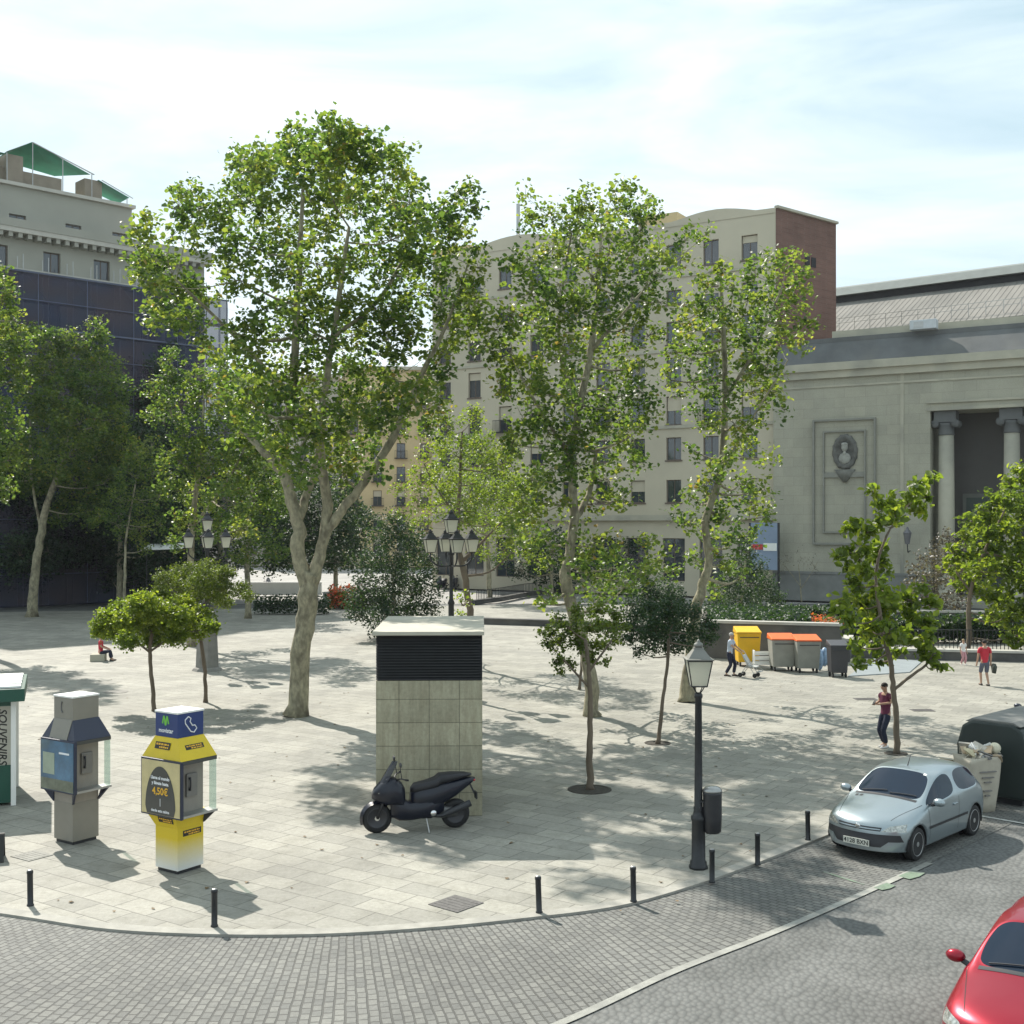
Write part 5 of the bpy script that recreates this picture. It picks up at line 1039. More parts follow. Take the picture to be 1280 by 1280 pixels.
# rubbish bins at the back
def wheeled_bin(label, px, py, w, h, d, body, lid, group=None, rz=0.0, tall=False):
    t = thing('wheeled_bin', label, 'rubbish bin', at(px, py), rz, group); a, b_ = w / 2, d / 2
    k = MB(); k.loft([[(-a * .86, -b_ * .8, .18), (a * .86, -b_ * .8, .18), (a * .86, b_ * .85, .18), (-a * .86, b_ * .85, .18)], [(-a, -b_, h * .9), (a, -b_, h * .9), (a, b_, h * .9), (-a, b_, h * .9)]]); k.build('bin_body', body, t, .03)
    k = MB(); k.loft([[(-a * 1.05, -b_ * 1.08, h * .905), (a * 1.05, -b_ * 1.08, h * .905), (a * 1.05, b_ * 1.05, h * .905), (-a * 1.05, b_ * 1.05, h * .905)], [(-a * 1.03, -b_ * 1.05, h * .945), (a * 1.03, -b_ * 1.05, h * .945), (a * 1.03, b_ * .95, h * 1.06), (-a * 1.03, b_ * .95, h * 1.06)]]); k.build('lid', lid, t, .02)
    for sx_ in (-1, 1):
        for sy_ in (-1, 1): k = MB(); k.lathe([(0, -.03), (.09, -.03), (.09, .03), (0, .03)], (sx_ * a * .7, sy_ * b_ * .65, .09), 12, M=Matrix.Rotation(R(90), 3, 'Y')); k.build('wheel', M['rubber'], t)
    k = MB(); k.tube([(-a * .8, -b_ * 1.08 - .03, h * .8), (a * .8, -b_ * 1.08 - .03, h * .8)], .02, 6); k.build('handle', M['plastic'], t)
    return t
gr = mat('grey bin plastic', (.27, .27, .24), .6, .1, 3); orr = mat('orange lid plastic', (.75, .14, .03), .45, .08, 3); ye = mat('yellow bin plastic', (.72, .42, .01), .5, .08, 3)
wheeled_bin('yellow recycling bin standing behind the old man with the pushchair', 934, 832, 1.0, 1.55, .9, ye, ye)
wheeled_bin('left-hand grey bin with orange lid, nearest the yellow one', 977, 838, .98, 1.42, .9, gr, orr, 'grey bins with orange lids')
wheeled_bin('right-hand grey bin with orange lid, beside the blue bags', 1008, 840, .98, 1.42, .9, gr, orr, 'grey bins with orange lids')
wheeled_bin('narrow dark charcoal bin at the right end of the bin row', 1047, 846, .72, 1.35, .7, mat('charcoal bin', (.04, .04, .045), .5, .1, 3), mat('charcoal lid', (.06, .06, .065), .4, .1, 3))
k = MB(); k.smooth = True
rr = random.Random(3)
for i in range(3): k = k if i == 0 else k; k.ball((i * .22, rr.uniform(-.1, .1), .45 + .1 * (i % 2)), (.17, .2, .45 - .05 * i), 10, 8)
o = k.build('rubbish_bag', mat('translucent blue bag', (.25, .36, .50), .35, .25, 9, .8, 12)); o.location = at(1024, 838); tag(o, 'pale blue plastic rubbish bags heaped between orange-lidded bin and dark bin', 'bag')
bq = thing('white_crate', 'white slatted crate on the ground right of the yellow bin', 'crate', at(953, 836))
k = MB(); 
for z_ in (.25, .45, .65): k.box((0, -.2, z_), (.75, .03, .12)); k.box((0, .2, z_), (.75, .03, .12))
for x_ in (-.36, .36): k.box((x_, 0, .4), (.04, .36, .75))
k.build('slat_box', M['white'], bq)

# big dark container and overflowing paper sack at the right
ct = thing('recycling_container', 'large black-green street container cut by the right edge behind the overflowing sack', 'container', (11.3, 26.6, -.04), R(44))
dgm = mat('black green plastic', (.018, .028, .026), .5, .15, 2)
k = MB(); sec = [(-.75, .15), (-.78, 1.2), (-.66, 1.62), (-.45, 1.75), (.45, 1.75), (.66, 1.62), (.78, 1.2), (.75, .15)]
k.loft([[(x_, y_, z_) for y_, z_ in sec] for x_ in (-1.3, 1.3)]); k.build('container_body', dgm, ct, .06)
k = MB(); k.loft([[(x_, y_, z_) for y_, z_ in ((-.62, 1.70), (-.45, 1.79), (.45, 1.79), (.62, 1.70))] for x_ in (-1.25, 1.25)]); k.build('lid', mat('sunlit-toned grey lid', (.16, .16, .15), .6, .2, 2), ct, .02)  # lid painted paler to stand for sunlight reflected off its top
for x_ in (-1.0, 1.0):
    k = MB(); k.b2((x_ - .12, -.6, 0), (x_ + .12, .6, .148)); k.build('foot', M['plastic'], ct)
sk = thing('overflowing_sack', 'tall beige paper bin sack overflowing with rubbish behind the silver car', 'rubbish sack', (*at(1222, 1016, -.1).xy, -.1), R(20))
pap = mat('beige paper sack', (.46, .42, .34), .8, .1, 3, .6, 9)
k = MB(); secs = []
for z_, w_ in ((.0, .30), (.3, .34), (.6, .37), (.9, .40), (1.12, .42), (1.2, .44)):
    secs.append([(w_ * (math.copysign(abs(math.cos(a)) ** .4, math.cos(a))) * (1 + .03 * math.sin(a * 5 + z_ * 7)), w_ * .8 * math.copysign(abs(math.sin(a)) ** .4, math.sin(a)), z_ + (.04 * math.sin(3 * a) if z_ > 1.1 else 0)) for a in [2 * PI * i / 28 for i in range(28)]])
k.smooth = True; k.loft(secs); k.build('sack_body', pap, sk)
k = MB()
for z_, w_ in ((.92, .46), (.80, .34), (.70, .22), (.52, .25), (.42, .16)):
    k = MB(); k.b2((-w_ / 2, -.335 - .03 * z_, z_), (w_ / 2 - .05, -.30, z_ + .022)); k.build('print_line', bpy.data.materials.get('grey print lines') or mat('grey print lines', (.2, .19, .18), .7), sk)

cols_ = [(.55, .52, .44), (.35, .27, .18), (.62, .62, .60), (.2, .2, .2), (.45, .42, .36), (.5, .45, .3)]
tm = [mat('waste %d' % i, c_, .7, .2, 5) for i, c_ in enumerate(cols_)]
k = MB()
for i in range(46):
    k.cur = i % 6; a = rr.uniform(0, 2 * PI); q = rr.uniform(0, .45); Mx = Matrix.Rotation(rr.uniform(-.8, .8), 3, 'X') @ Matrix.Rotation(rr.uniform(-.8, .8), 3, 'Y') @ Matrix.Rotation(rr.uniform(0, 6), 3, 'Z')
    k.box((q * math.cos(a) * 1.0, q * math.sin(a) * .8, 1.2 + rr.uniform(-.04, .12) + (.45 - q) * .2), (rr.uniform(.1, .34), rr.uniform(.08, .26), rr.uniform(.01, .06)), M=Mx)
k.build('loose_waste', tm, sk)
k = MB(); k.smooth = True; k.ball((.36, -.1, 1.36), (.13, .12, .12), 10, 8); k.build('crumpled_paper', mat('cream crumpled paper', (.62, .58, .44), .8, .1, 9, 1.0, 14), sk)
lh = thing('flattened_cartons', 'loose flattened cartons piled low behind the silver car beside the sack', 'cartons', (*at(1185, 986, 0).xy, 0), R(10))
for i in range(7):
    k = MB(); k.box((rr.uniform(-.3, .3), rr.uniform(-.2, .2), .12 + i * .09), (rr.uniform(.5, .9), rr.uniform(.4, .6), .03), M=Matrix.Rotation(rr.uniform(-.2, .2), 3, 'X') @ Matrix.Rotation(rr.uniform(-.25, .25), 3, 'Y') @ Matrix.Rotation(rr.uniform(0, 6), 3, 'Z')); k.build('carton', tm[i % 6], lh)

# ---------------------------------------------------------------- cars
def eval_mesh(o, name):
    dg = bpy.context.evaluated_depsgraph_get(); dg.update(); me = bpy.data.meshes.new_from_object(o.evaluated_get(dg)); me.name = name; return me
carglass = mat('car glass', (.012, .022, .040), .06, .15, 1.0, spec=.35, coat=.0); chrome = mat('chrome', (.75, .75, .75), .12, .03, 5, metal=1.0)
rim_m = mat('alloy rim', (.5, .5, .5), .35, .1, 6, metal=.8); lamp_g = mat('headlamp glass', (.42, .43, .40), .12, .55, 26, metal=.5, coat=.8)
plate_m = mat('number plate', (.62, .62, .55), .4, .05, 8); amber = mat('amber lens', (.6, .25, .03), .2, .1, 5, coat=.5)
ST = [ # x, bottom, sill, mid, belt, rail, roofside, centre
 (.03, (.62, .22), (.70, .33), (.74, .50), (.68, .63), (.46, .68), (.24, .70), (0, .705)),
 (.36, (.76, .20), (.80, .34), (.82, .54), (.785, .72), (.62, .795), (.33, .825), (0, .835)),
 (.78, (.78, .20), (.82, .35), (.83, .58), (.80, .80), (.67, .88), (.36, .915), (0, .925)),
 (1.10, (.78, .20), (.82, .36), (.83, .60), (.81, .865), (.715, .945), (.39, .985), (0, .995)),
 (1.80, (.78, .20), (.82, .36), (.83, .61), (.81, .91), (.60, 1.355), (.34, 1.40), (0, 1.41)),
 (2.40, (.78, .20), (.82, .36), (.83, .62), (.81, .925), (.595, 1.395), (.34, 1.44), (0, 1.45)),
 (3.05, (.78, .20), (.82, .36), (.83, .63), (.81, .94), (.575, 1.37), (.33, 1.42), (0, 1.43)),
 (3.42, (.78, .21), (.82, .37), (.825, .64), (.80, .955), (.54, 1.28), (.31, 1.335), (0, 1.345)),
 (3.70, (.74, .23), (.79, .38), (.80, .64), (.765, .94), (.60, .985), (.33, 1.01), (0, 1.015)),
 (3.82, (.68, .26), (.73, .38), (.75, .62), (.71, .80), (.55, .825), (.30, .835), (0, .84))]
def car(label, loc, rz, paint, group=None, plate='4128 BXN', name='parked_car', vents=False):
    t = thing(name, label, 'car', loc, rz, group)
    def bow(i, y):
        return {0: .30, 1: .10, 2: .03}.get(i, 0) * (y / .8) ** 2 - {9: .16, 8: .06}.get(i, 0) * (y / .8) ** 2
    vs = []; idx = {}
    for i, st in enumerate(ST):
        for j, (y, z) in enumerate(st[1:]):
            for s in ((1, -1) if j < 6 else (1,)):
                idx[i, j, s] = len(vs); vs.append((st[0] + bow(i, y), s * y, z))
        idx[i, 6, -1] = idx[i, 6, 1]
    fs = []; mi = []
    for i in range(9):
        for j in range(6):
            for s in (1, -1):
                f = (idx[i, j, s], idx[i + 1, j, s], idx[i + 1, j + 1, s], idx[i, j + 1, s]); fs.append(f[::s] if s == 1 else f[::-1])
                g_ = 0
                if j in (4, 5) and i == 3: g_ = 1
                elif j in (4, 5) and i == 7: g_ = 2
                elif j == 3 and i in (3, 4): g_ = 3 if s == 1 else 5
                elif j == 3 and i in (5, 6): g_ = 4 if s == 1 else 6
                mi.append(g_)
    # front and rear ends: rows 0..2 with columns side, rail, roofside, centre
    for i, sg in ((0, 1), (9, -1)):
        st = ST[i]
        for j in range(3):
            z = st[1 + j][1]
            for c_, jj in ((1, 4), (2, 5), (3, 6)):
                for s in ((1, -1) if c_ < 3 else (1,)):
                    y = st[1 + jj][0]; idx[i, 'e', j, c_, s] = len(vs); vs.append((st[0] + bow(i, y) * .9 - sg * (.05 if j == 1 else .02 if j == 0 else 0), s * y, z))
            idx[i, 'e', j, 3, -1] = idx[i, 'e', j, 3, 1]
            for s in (1, -1): idx[i, 'e', j, 0, s] = idx[i, j, s]
        for s in (1, -1):
            for c_, jj in ((0, 3), (1, 4), (2, 5), (3, 6)): idx[i, 'e', 3, c_, s] = idx[i, jj, s]
        for j in range(3):
            for c_ in range(3):
                for s in (1, -1):
                    f = (idx[i, 'e', j, c_, s], idx[i, 'e', j + 1, c_, s], idx[i, 'e', j + 1, c_ + 1, s], idx[i, 'e', j, c_ + 1, s]); fs.append(f); mi.append(0)
    me = bpy.data.meshes.new('cage'); me.from_pydata(vs, [], fs)
    for q in range(7): me.materials.append(paint)
    me.polygons.foreach_set('material_index', mi)
    bm = bmesh.new(); bm.from_mesh(me); bmesh.ops.recalc_face_normals(bm, faces=bm.faces)
    for q in range(1, 7):
        fc = [f for f in bm.faces if f.material_index == q]
        r = bmesh.ops.inset_region(bm, faces=fc, thickness=.03 if q < 3 else .028, depth=0, use_even_offset=True)
        for f in r['faces']: f.material_index = 0
    cl = bm.edges.layers.float.get('crease_edge') or bm.edges.layers.float.new('crease_edge')
    for e in bm.edges:
        ms_ = {f.material_index for f in e.link_faces}
        if len(ms_) == 2: e[cl] = .95
    bm.to_mesh(me); bm.free()
    tmp = bpy.data.objects.new('tmp', me); COL.objects.link(tmp); sb = tmp.modifiers.new('s', 'SUBSURF'); sb.levels = 3; sb.render_levels = 3
    full = eval_mesh(tmp, 'shell'); bpy.data.objects.remove(tmp)
    bvh = BVHTree.FromPolygons([v.co[:] for v in full.vertices], [tuple(p.vertices) for p in full.polygons])
    wheels = [(.76, .30), (3.18, .30)]; RA = .345
    def split(q, name, m, parent, th=0.0):
        b = bmesh.new(); b.from_mesh(full); bmesh.ops.delete(b, geom=[f for f in b.faces if f.material_index != q], context='FACES')
        if q == 0:
            inside = lambda v, R_: any((v.co.x - wx) ** 2 + (v.co.z - wz) ** 2 < R_ * R_ for wx, wz in wheels) and abs(v.co.y) > .5 and v.co.z < .72
            dl = [f for f in b.faces if all(inside(v, RA + .02) for v in f.verts)]; bmesh.ops.delete(b, geom=dl, context='FACES')
            for v in b.verts:
                if v.is_boundary and abs(v.co.y) > .5 and v.co.z < .74:
                    for wx, wz in wheels:
                        dx, dz = v.co.x - wx, v.co.z - wz; d = math.hypot(dx, dz)
                        if .25 < d < RA + .08 and dz > -.09: v.co.x = wx + dx / d * RA; v.co.z = wz + dz / d * RA
            # roll the open edge inwards so the arches have a lip
            be = [e for e in b.edges if e.is_boundary and all(abs(v.co.y) > .5 and v.co.z < .72 for v in e.verts)]
            r = bmesh.ops.extrude_edge_only(b, edges=be)
            for v in r['geom']:
                if isinstance(v, bmesh.types.BMVert): v.co.y *= .93
        for f in b.faces: f.smooth = True; f.material_index = 0
        mm_ = bpy.data.meshes.new(name); b.to_mesh(mm_); b.free(); mm_.materials.clear(); mm_.materials.append(m); return link(name, mm_, parent)
    body = split(0, 'body', paint, t)
    for q, nm in ((1, 'windscreen'), (2, 'rear_window'), (3, 'side_window'), (4, 'side_window'), (5, 'side_window'), (6, 'side_window')): split(q, nm, carglass, t)
    def patch(name, m, corners, dirv, parent=t, n=10, off=.006, th=.012, fn=None, nn=None):
        """corners: 4 points; grid projected along dirv onto the shell"""
        nn = nn or n; c = [Vector(p) for p in corners]; d = Vector(dirv).normalized(); vs = []; fs = []
        for i in range(n + 1):
            for j in range(nn + 1):
                u, w = i / n, j / nn; p = (c[0] * (1 - u) + c[1] * u) * (1 - w) + (c[3] * (1 - u) + c[2] * u) * w
                if fn: p = fn(p, u, w)
                h = bvh.ray_cast(p - d * 2, d, 6); q = h[0] if h[0] is not None else p
                vs.append(q - d * off)
        for i in range(n):
            for j in range(nn): a = i * (nn + 1) + j; fs.append((a, a + 1, a + nn + 2, a + nn + 1))
        k = MB(); k.smooth = True; k.add(vs, fs); return k.build(name, m, parent)
    # nose
    patch('bumper_grille', M['plastic'], [(0, -.74, .40), (0, .74, .40), (0, .70, .52), (0, -.70, .52)], (1, 0, 0), n=24, nn=5, off=.008)
    patch('lower_grille', M['plastic'], [(0, -.42, .30), (0, .42, .30), (0, .55, .41), (0, -.55, .41)], (1, 0, 0), n=16, nn=4, off=.010)
    patch('upper_grille', M['plastic'], [(0, -.40, .575), (0, .40, .575), (0, .42, .64), (0, -.42, .64)], (1, 0, -.0), n=16, nn=4, off=.006)
    patch('grille_bar', paint, [(0, -.40, .598), (0, .40, .598), (0, .40, .618), (0, -.40, .618)], (1, 0, 0), n=16, nn=2, off=.016)
    k = MB(); k.smooth = True; h = bvh.ray_cast(Vector((-2, 0, .62)), Vector((1, 0, 0)), 6)[0]; k.ball((h.x - .012, 0, .625), (.012, .055, .05), 12, 8); k.build('badge', chrome, t)
    for s in (1, -1):
        patch('headlight', lamp_g, [(-.0, s * .42, .585), (0, s * .81, .63), (0, s * .80, .775), (0, s * .56, .70)], (1, -s * .12, -.16), n=12, nn=6, off=.006)
        patch('fog_surround', paint, [(0, s * .50, .30), (0, s * .70, .31), (0, s * .70, .37), (0, s * .52, .37)], (1, 0, 0), n=6, nn=3, off=.006)
        patch('side_moulding', M['plastic'], [(1.16, s * 1, .50), (2.80, s * 1, .50), (2.80, s * 1, .545), (1.16, s * 1, .545)], (0, -s, 0), n=24, nn=2, off=.008)
        patch('tail_light', mat('tail lens', (.4, .02, .02), .2, .1, 5, coat=.6) if 'tail lens' not in bpy.data.materials else bpy.data.materials['tail lens'], [(4, s * .62, .72), (4, s * .78, .72), (4, s * .74, .98), (4, s * .66, .98)], (-1, -s * .2, 0), n=5, nn=6)
        # door shut line and handle
        patch('door_seam', M['dark'], [(1.20, s, .30), (1.208, s, .30), (1.178, s, .86), (1.170, s, .86)], (0, -s, 0), n=2, nn=14, off=.002)
        patch('door_seam', M['dark'], [(2.38, s, .30), (2.388, s, .30), (2.448, s, .90), (2.440, s, .90)], (0, -s, 0), n=2, nn=14, off=.002)
        patch('bonnet_seam', M['dark'], [(.30, s * .50, 2), (1.08, s * .715, 2), (1.08, s * .724, 2), (.30, s * .509, 2)], (0, 0, -1), n=16, nn=1, off=.002)
        hy = bvh.ray_cast(Vector((2.28, s * 2, .78)), Vector((0, -s, 0)), 5)[0]; k = MB(); k.box((2.26, hy.y + s * .012, .78), (.17, .03, .035)); k.build('door_handle', paint, t, .008)
        k = MB(); k.smooth = True; k.ball((1.33, s * .93, .97), (.075, .115, .075), 14, 10); mo = k.build('mirror', paint, t); k = MB(); k.tube([(1.36, s * .93, .95), (1.32, s * .77, .90)], [.03, .035], 8); k.build('mirror_arm', M['plastic'], mo)
    # plates, wipers, aerial, vents
    h = bvh.ray_cast(Vector((-2, .0, .36)), Vector((1, 0, 0)), 6)[0]; k = MB(); k.box((h.x - .02, 0, .355), (.015, .50, .115)); pl = k.build('number_plate', plate_m, t); put_text('plate_lettering', plate, .11, ink, pl, (h.x - .029, 0, .355), (R(90), 0, R(-90)), bold=.002)
    k = MB(); k.box((3.83, 0, .62), (.015, .50, .115)); k.build('number_plate', plate_m, t)
    for y0, y1 in ((-.05, -.55), (.50, .02)):
        pts = []
        for q in range(6):
            p_ = Vector((1.16 + .05 * q / 5, y0 + (y1 - y0) * q / 5, 3)); hh = bvh.ray_cast(p_, Vector((0, 0, -1)), 5)[0]; pts.append(hh + Vector((0, 0, .02)))
        k = MB(); k.tube(pts, .010, 5); k.build('wiper', M['plastic'], t)
    patch('cowl', M['plastic'], [(1.075, -.60, 2), (1.075, .60, 2), (1.135, .60, 2), (1.135, -.60, 2)], (0, 0, -1), n=20, nn=2, off=.004)
    if vents:
        for y_ in (.40, .49): patch('bonnet_vent', M['plastic'], [(.96, y_, 2), (1.03, y_, 2), (1.03, y_ + .055, 2), (.96, y_ + .055, 2)], (0, 0, -1), n=3, nn=3, off=.005)
        patch('windscreen_sticker', M['white'], [(1.72, -.50, 3), (1.77, -.50, 3), (1.77, -.44, 3), (1.72, -.44, 3)], (0, 0, -1), n=2, nn=2, off=.006)
    hh = bvh.ray_cast(Vector((2.0, 0, 3)), Vector((0, 0, -1)), 5)[0]; k = MB(); k.tube([hh, hh + Vector((.14, 0, .2))], [.012, .004], 5); k.build('aerial', M['plastic'], t)
    # underbody and wheels
    k = MB(); k.b2((.30, -.60, .19), (3.6, .60, .5)); k.b2((1.12, -.74, .18), (2.82, .74, .3)); k.build('underbody', M['dark'], t)
    for wx, wz in wheels:
        for s in (1, -1):
            k = MB(); k.lathe([(RA - .003, 0), (RA - .003, .22)], (wx, s * .80, wz), 28, M=Matrix.Rotation(R(90 * s), 3, 'X')); bmx = k.mesh('wheel_well', M['dark']); b = bmesh.new(); b.from_mesh(bmx); bmesh.ops.delete(b, geom=[f for f in b.faces if len(f.verts) > 4 and abs(f.calc_center_median().y) > .7] + [f for f in b.faces if f.calc_center_median().z < .2], context='FACES'); b.to_mesh(bmx); b.free(); link('wheel_well', bmx, t)
            Mx = Matrix.Rotation(R(-90 * s), 3, 'X'); w = bpy.data.objects.new('wheel', None); COL.objects.link(w); w.parent = t; w.location = (wx, s * .71, wz - .005); w.empty_display_size = .1
            k = MB(); k.smooth = True; k.lathe([(.20, -.085), (.265, -.095), (.292, -.075), (.30, -.03), (.30, .03), (.292, .075), (.265, .095), (.20, .085)], n=32, M=Mx); k.build('tyre', M['rubber'], w)
            k = MB(); k.smooth = True; k.lathe([(.0, .02), (.19, .02), (.195, .08), (.205, .092), (.212, .084)], n=32, M=Mx); k.cur = 0
            k.smooth = False
            for q in range(5):
                an = 2 * PI * q / 5; v1 = Matrix.Rotation(an, 3, 'Y'); k.box(v1 @ Vector((0, s * .068, .105)), (.055, .03, .185), M=v1)
            k.lathe([(.0, .09), (.045, .088), (.05, .06)], n=14, M=Mx); k.build('rim', rim_m, w)
    return t
def paint_m(name, c, metal, rough=.28, var=.04):
    m_ = mat(name, c, rough, var, 1.5, metal=metal, coat=.45); return m_
silver = car('silver-blue three-door hatchback parked with its nose towards the lamp post', (6.18, 21.31, -.04), math.atan2(.717, .697), paint_m('silver blue paint', (.34, .395, .42), .7), vents=True)
st_ = MB(); st_.b2((-.06, -.055, 0), (.06, .055, .004))
red = car('glossy red hatchback driving into the bottom right corner of the view', (5.12, 12.36, -.045), math.atan2(.78, .62), paint_m('deep red paint', (.30, .006, .022), .55), plate='7306 DKT', name='red_car')
dk_car = car('dark blue car parked beyond the large container at the right edge', (13.7, 31.6, -.05), R(40), paint_m('dark blue paint', (.03, .035, .05), .4), plate='2291 CFM')

# ---------------------------------------------------------------- motor scooter
def sup(cx, cy, cz, w, h, n=14, e=.7, tilt=0.0):
    """superellipse section across the y axis at x = cx"""
    out = []
    for i in range(n):
        a = 2 * PI * i / n; yy = w * math.copysign(abs(math.cos(a)) ** e, math.cos(a)); zz = h * math.copysign(abs(math.sin(a)) ** e, math.sin(a)); out.append((cx + tilt * zz, cy + yy, cz + zz))
    return out
blk = mat('dark scooter paint', (.008, .010, .020), .3, .15, 4, coat=.25, spec=.35); seatm = mat('scooter seat vinyl', (.016, .016, .020), .55, .15, 12, .2, 60)
def scooter(label, loc, rz, group=None, paint=None):
    t = thing('motor_scooter', label, 'scooter', loc, rz, group); paint = paint or blk
    for nm, x, r in (('front_wheel', 0, .29), ('rear_wheel', 1.56, .285)):
        w = bpy.data.objects.new(nm, None); COL.objects.link(w); w.parent = t; w.location = (x, 0, r); w.empty_display_size = .1; Mx = Matrix.Rotation(R(90), 3, 'X'); tw = .06 if x == 0 else .075
        k = MB(); k.smooth = True; k.lathe([(r * .68, -tw), (r * .88, -tw), (r, -tw * .4), (r, tw * .4), (r * .88, tw), (r * .68, tw)], n=28, M=Mx); nf_ = 28; k.f = [f for f in k.f if len(f) == 4]; k.m = k.m[:len(k.f)]; k.sm = k.sm[:len(k.f)]; k.build('tyre', M['rubber'], w)
        k = MB(); k.smooth = True; k.lathe([(r * .62, -.05), (r * .70, -.066), (r * .70, .066), (r * .62, .05)], n=24, M=Mx)
        for q in range(5): v1 = Matrix.Rotation(2 * PI * q / 5, 3, 'Y'); k.smooth = False; k.box(v1 @ Vector((0, 0, r * .36)), (.035, .07, r * .6), M=v1)
        k.smooth = True; k.lathe([(0, -.02), (r * .4, -.02), (r * .4, .02), (0, .02)], n=20, M=Mx); k.build('rim', mat('scooter rim', (.05, .05, .055), .4, .1, 5, metal=.5) if 'scooter rim' not in bpy.data.materials else bpy.data.materials['scooter rim'], w)
        k = MB(); k.lathe([(0, -.055), (.05, -.055), (.05, .055), (0, .055)], n=12, M=Mx); k.build('hub', chrome, w)
    k = MB(); k.smooth = True
    for s in (-.09, .09): k.tube([(0, s, .29), (.12, s, .62), (.20, s * .8, .80)], [.028, .032, .035], 8)
    k.build('fork', M['plastic'], t)
    k = MB(); k.smooth = True; n = 12; secs = []
    for i in range(n + 1):
        a = R(-20 + 150 * i / n); secs.append([(.0 - .335 * math.cos(a) * 1.0, y_, .29 + .335 * math.sin(a)) if abs(y_) < .05 else (-.29 * math.cos(a), y_, .29 + .29 * math.sin(a)) for y_ in (-.085, -.075, -.03, .03, .075, .085)])
    k.loft(secs, closed=False); k.build('front_mudguard', paint, t)
    k = MB(); k.smooth = True   # front fairing
    k.loft([sup(-.10, 0, .72, .05, .05), sup(-.02, 0, .74, .17, .13, tilt=-.2), sup(.12, 0, .76, .24, .22, tilt=-.25), sup(.28, 0, .80, .26, .28, tilt=-.3), sup(.40, 0, .78, .25, .30, tilt=-.25), sup(.50, 0, .70, .20, .28, tilt=-.1), sup(.54, 0, .66, .12, .2)]); k.build('front_fairing', paint, t)
    k = MB(); k.smooth = True; k.loft([sup(.26, 0, .52, .16, .22, e=.6), sup(.42, 0, .46, .2, .24, e=.5), sup(.62, 0, .40, .21, .18, e=.5), sup(.85, 0, .42, .21, .18, e=.5), sup(1.05, 0, .45, .21, .22, e=.5), sup(1.3, 0, .5, .17, .18)]); k.build('footboard', paint, t)
    k = MB(); k.smooth = True; k.loft([sup(.66, 0, .60, .12, .16), sup(.78, 0, .62, .18, .22), sup(1.0, 0, .64, .21, .25), sup(1.25, 0, .70, .21, .23), sup(1.55, 0, .80, .18, .17), sup(1.85, 0, .92, .12, .07), sup(1.95, 0, .95, .06, .03)]); k.build('tail_fairing', paint, t)
    k = MB(); k.smooth = True; k.loft([sup(.66, 0, .80, .06, .05), sup(.74, 0, .83, .15, .09, e=.6), sup(1.0, 0, .88, .18, .09, e=.55), sup(1.16, 0, .92, .19, .10, e=.55), sup(1.24, 0, .99, .18, .10, e=.55), sup(1.5, 0, 1.02, .17, .08, e=.55), sup(1.75, 0, 1.04, .13, .045, e=.6), sup(1.88, 0, 1.04, .05, .02)]); k.build('seat', seatm, t)
    k = MB(); k.smooth = True; secs = []
    for z_, x_, w_ in ((.92, .02, .19), (1.05, .10, .20), (1.20, .19, .18), (1.33, .27, .13), (1.38, .30, .06)):
        secs.append([(x_ + .10 * (y_ / .2) ** 2, y_ * w_ / .2, z_) for y_ in (-.2, -.15, -.08, 0, .08, .15, .2)])
    k.loft(secs, closed=False); k.build('windscreen', glass('smoked screen', (.03, .03, .04), .05, .35, (.35, .38, .42)) if 'smoked screen' not in bpy.data.materials else bpy.data.materials['smoked screen'], t)
    k = MB(); k.smooth = True; k.tube(crom([(.50, -.36, 1.07), (.42, -.24, 1.07), (.36, -.08, 1.02), (.36, .08, 1.02), (.42, .24, 1.07), (.50, .36, 1.07)], 4), .014, 7); k.tube([(.36, 0, .8), (.37, 0, 1.02)], .03, 8); hb = k.build('handlebar', M['plastic'], t)
    for s in (-1, 1):
        k = MB(); k.smooth = True; k.tube([(.50, s * .36, 1.07), (.54, s * .43, 1.075)], .02, 8); k.build('grip', M['rubber'], hb)
        k = MB(); k.tube([(.44, s * .27, 1.07), (.40, s * .34, 1.30)], .009, 5); k.smooth = True; k.ball((.40, s * .37, 1.36), (.025, .08, .05), 12, 8); k.build('mirror', M['plastic'], t)
        k = MB(); k.smooth = True; k.ball((.03, s * .12, .80), (.06, .07, .045), 10, 8); k.build('headlight', lamp_g, t)
    k = MB(); k.smooth = True; k.loft([sup(1.1, 0, .36, .13, .12), sup(1.3, .0, .34, .14, .13), sup(1.6, 0, .32, .1, .09)]); k.build('engine', mat('engine casting', (.16, .16, .16), .45, .2, 12, metal=.7) if 'engine casting' not in bpy.data.materials else bpy.data.materials['engine casting'], t)
    k = MB(); k.smooth = True; k.tube([(1.0, -.16, .3), (1.25, -.20, .30), (1.4, -.21, .36), (1.82, -.22, .52)], [.025, .03, .065, .07], 12); k.build('exhaust', M['plastic'], t)
    k = MB(); k.smooth = True; k.ball((1.08, -.215, .36), (.065, .03, .06), 12, 8); k.build('engine_cover', chrome, t)
    k = MB(); k.tube([(1.85, 0, .86), (2.0, 0, .55)], .02, 5); k.box((1.98, 0, .62), (.02, .18, .14)); k.build('plate_holder', M['plastic'], t)
    k = MB(); k.smooth = True; k.ball((1.93, 0, .93), (.04, .1, .03), 10, 8); k.build('tail_light', bpy.data.materials['tail lens'], t)
    k = MB(); k.tube([(.95, -.12, .3), (.98, -.30, .01)], .014, 5); k.build('side_stand', M['steel'], t)
    return t
sc_a, sc_b = at(471, 1041), at(571, 1034); dr = (sc_b - sc_a).normalized()
sc1 = scooter('dark blue-black maxi scooter parked in front of the vent block', sc_a, math.atan2(dr.y, dr.x))
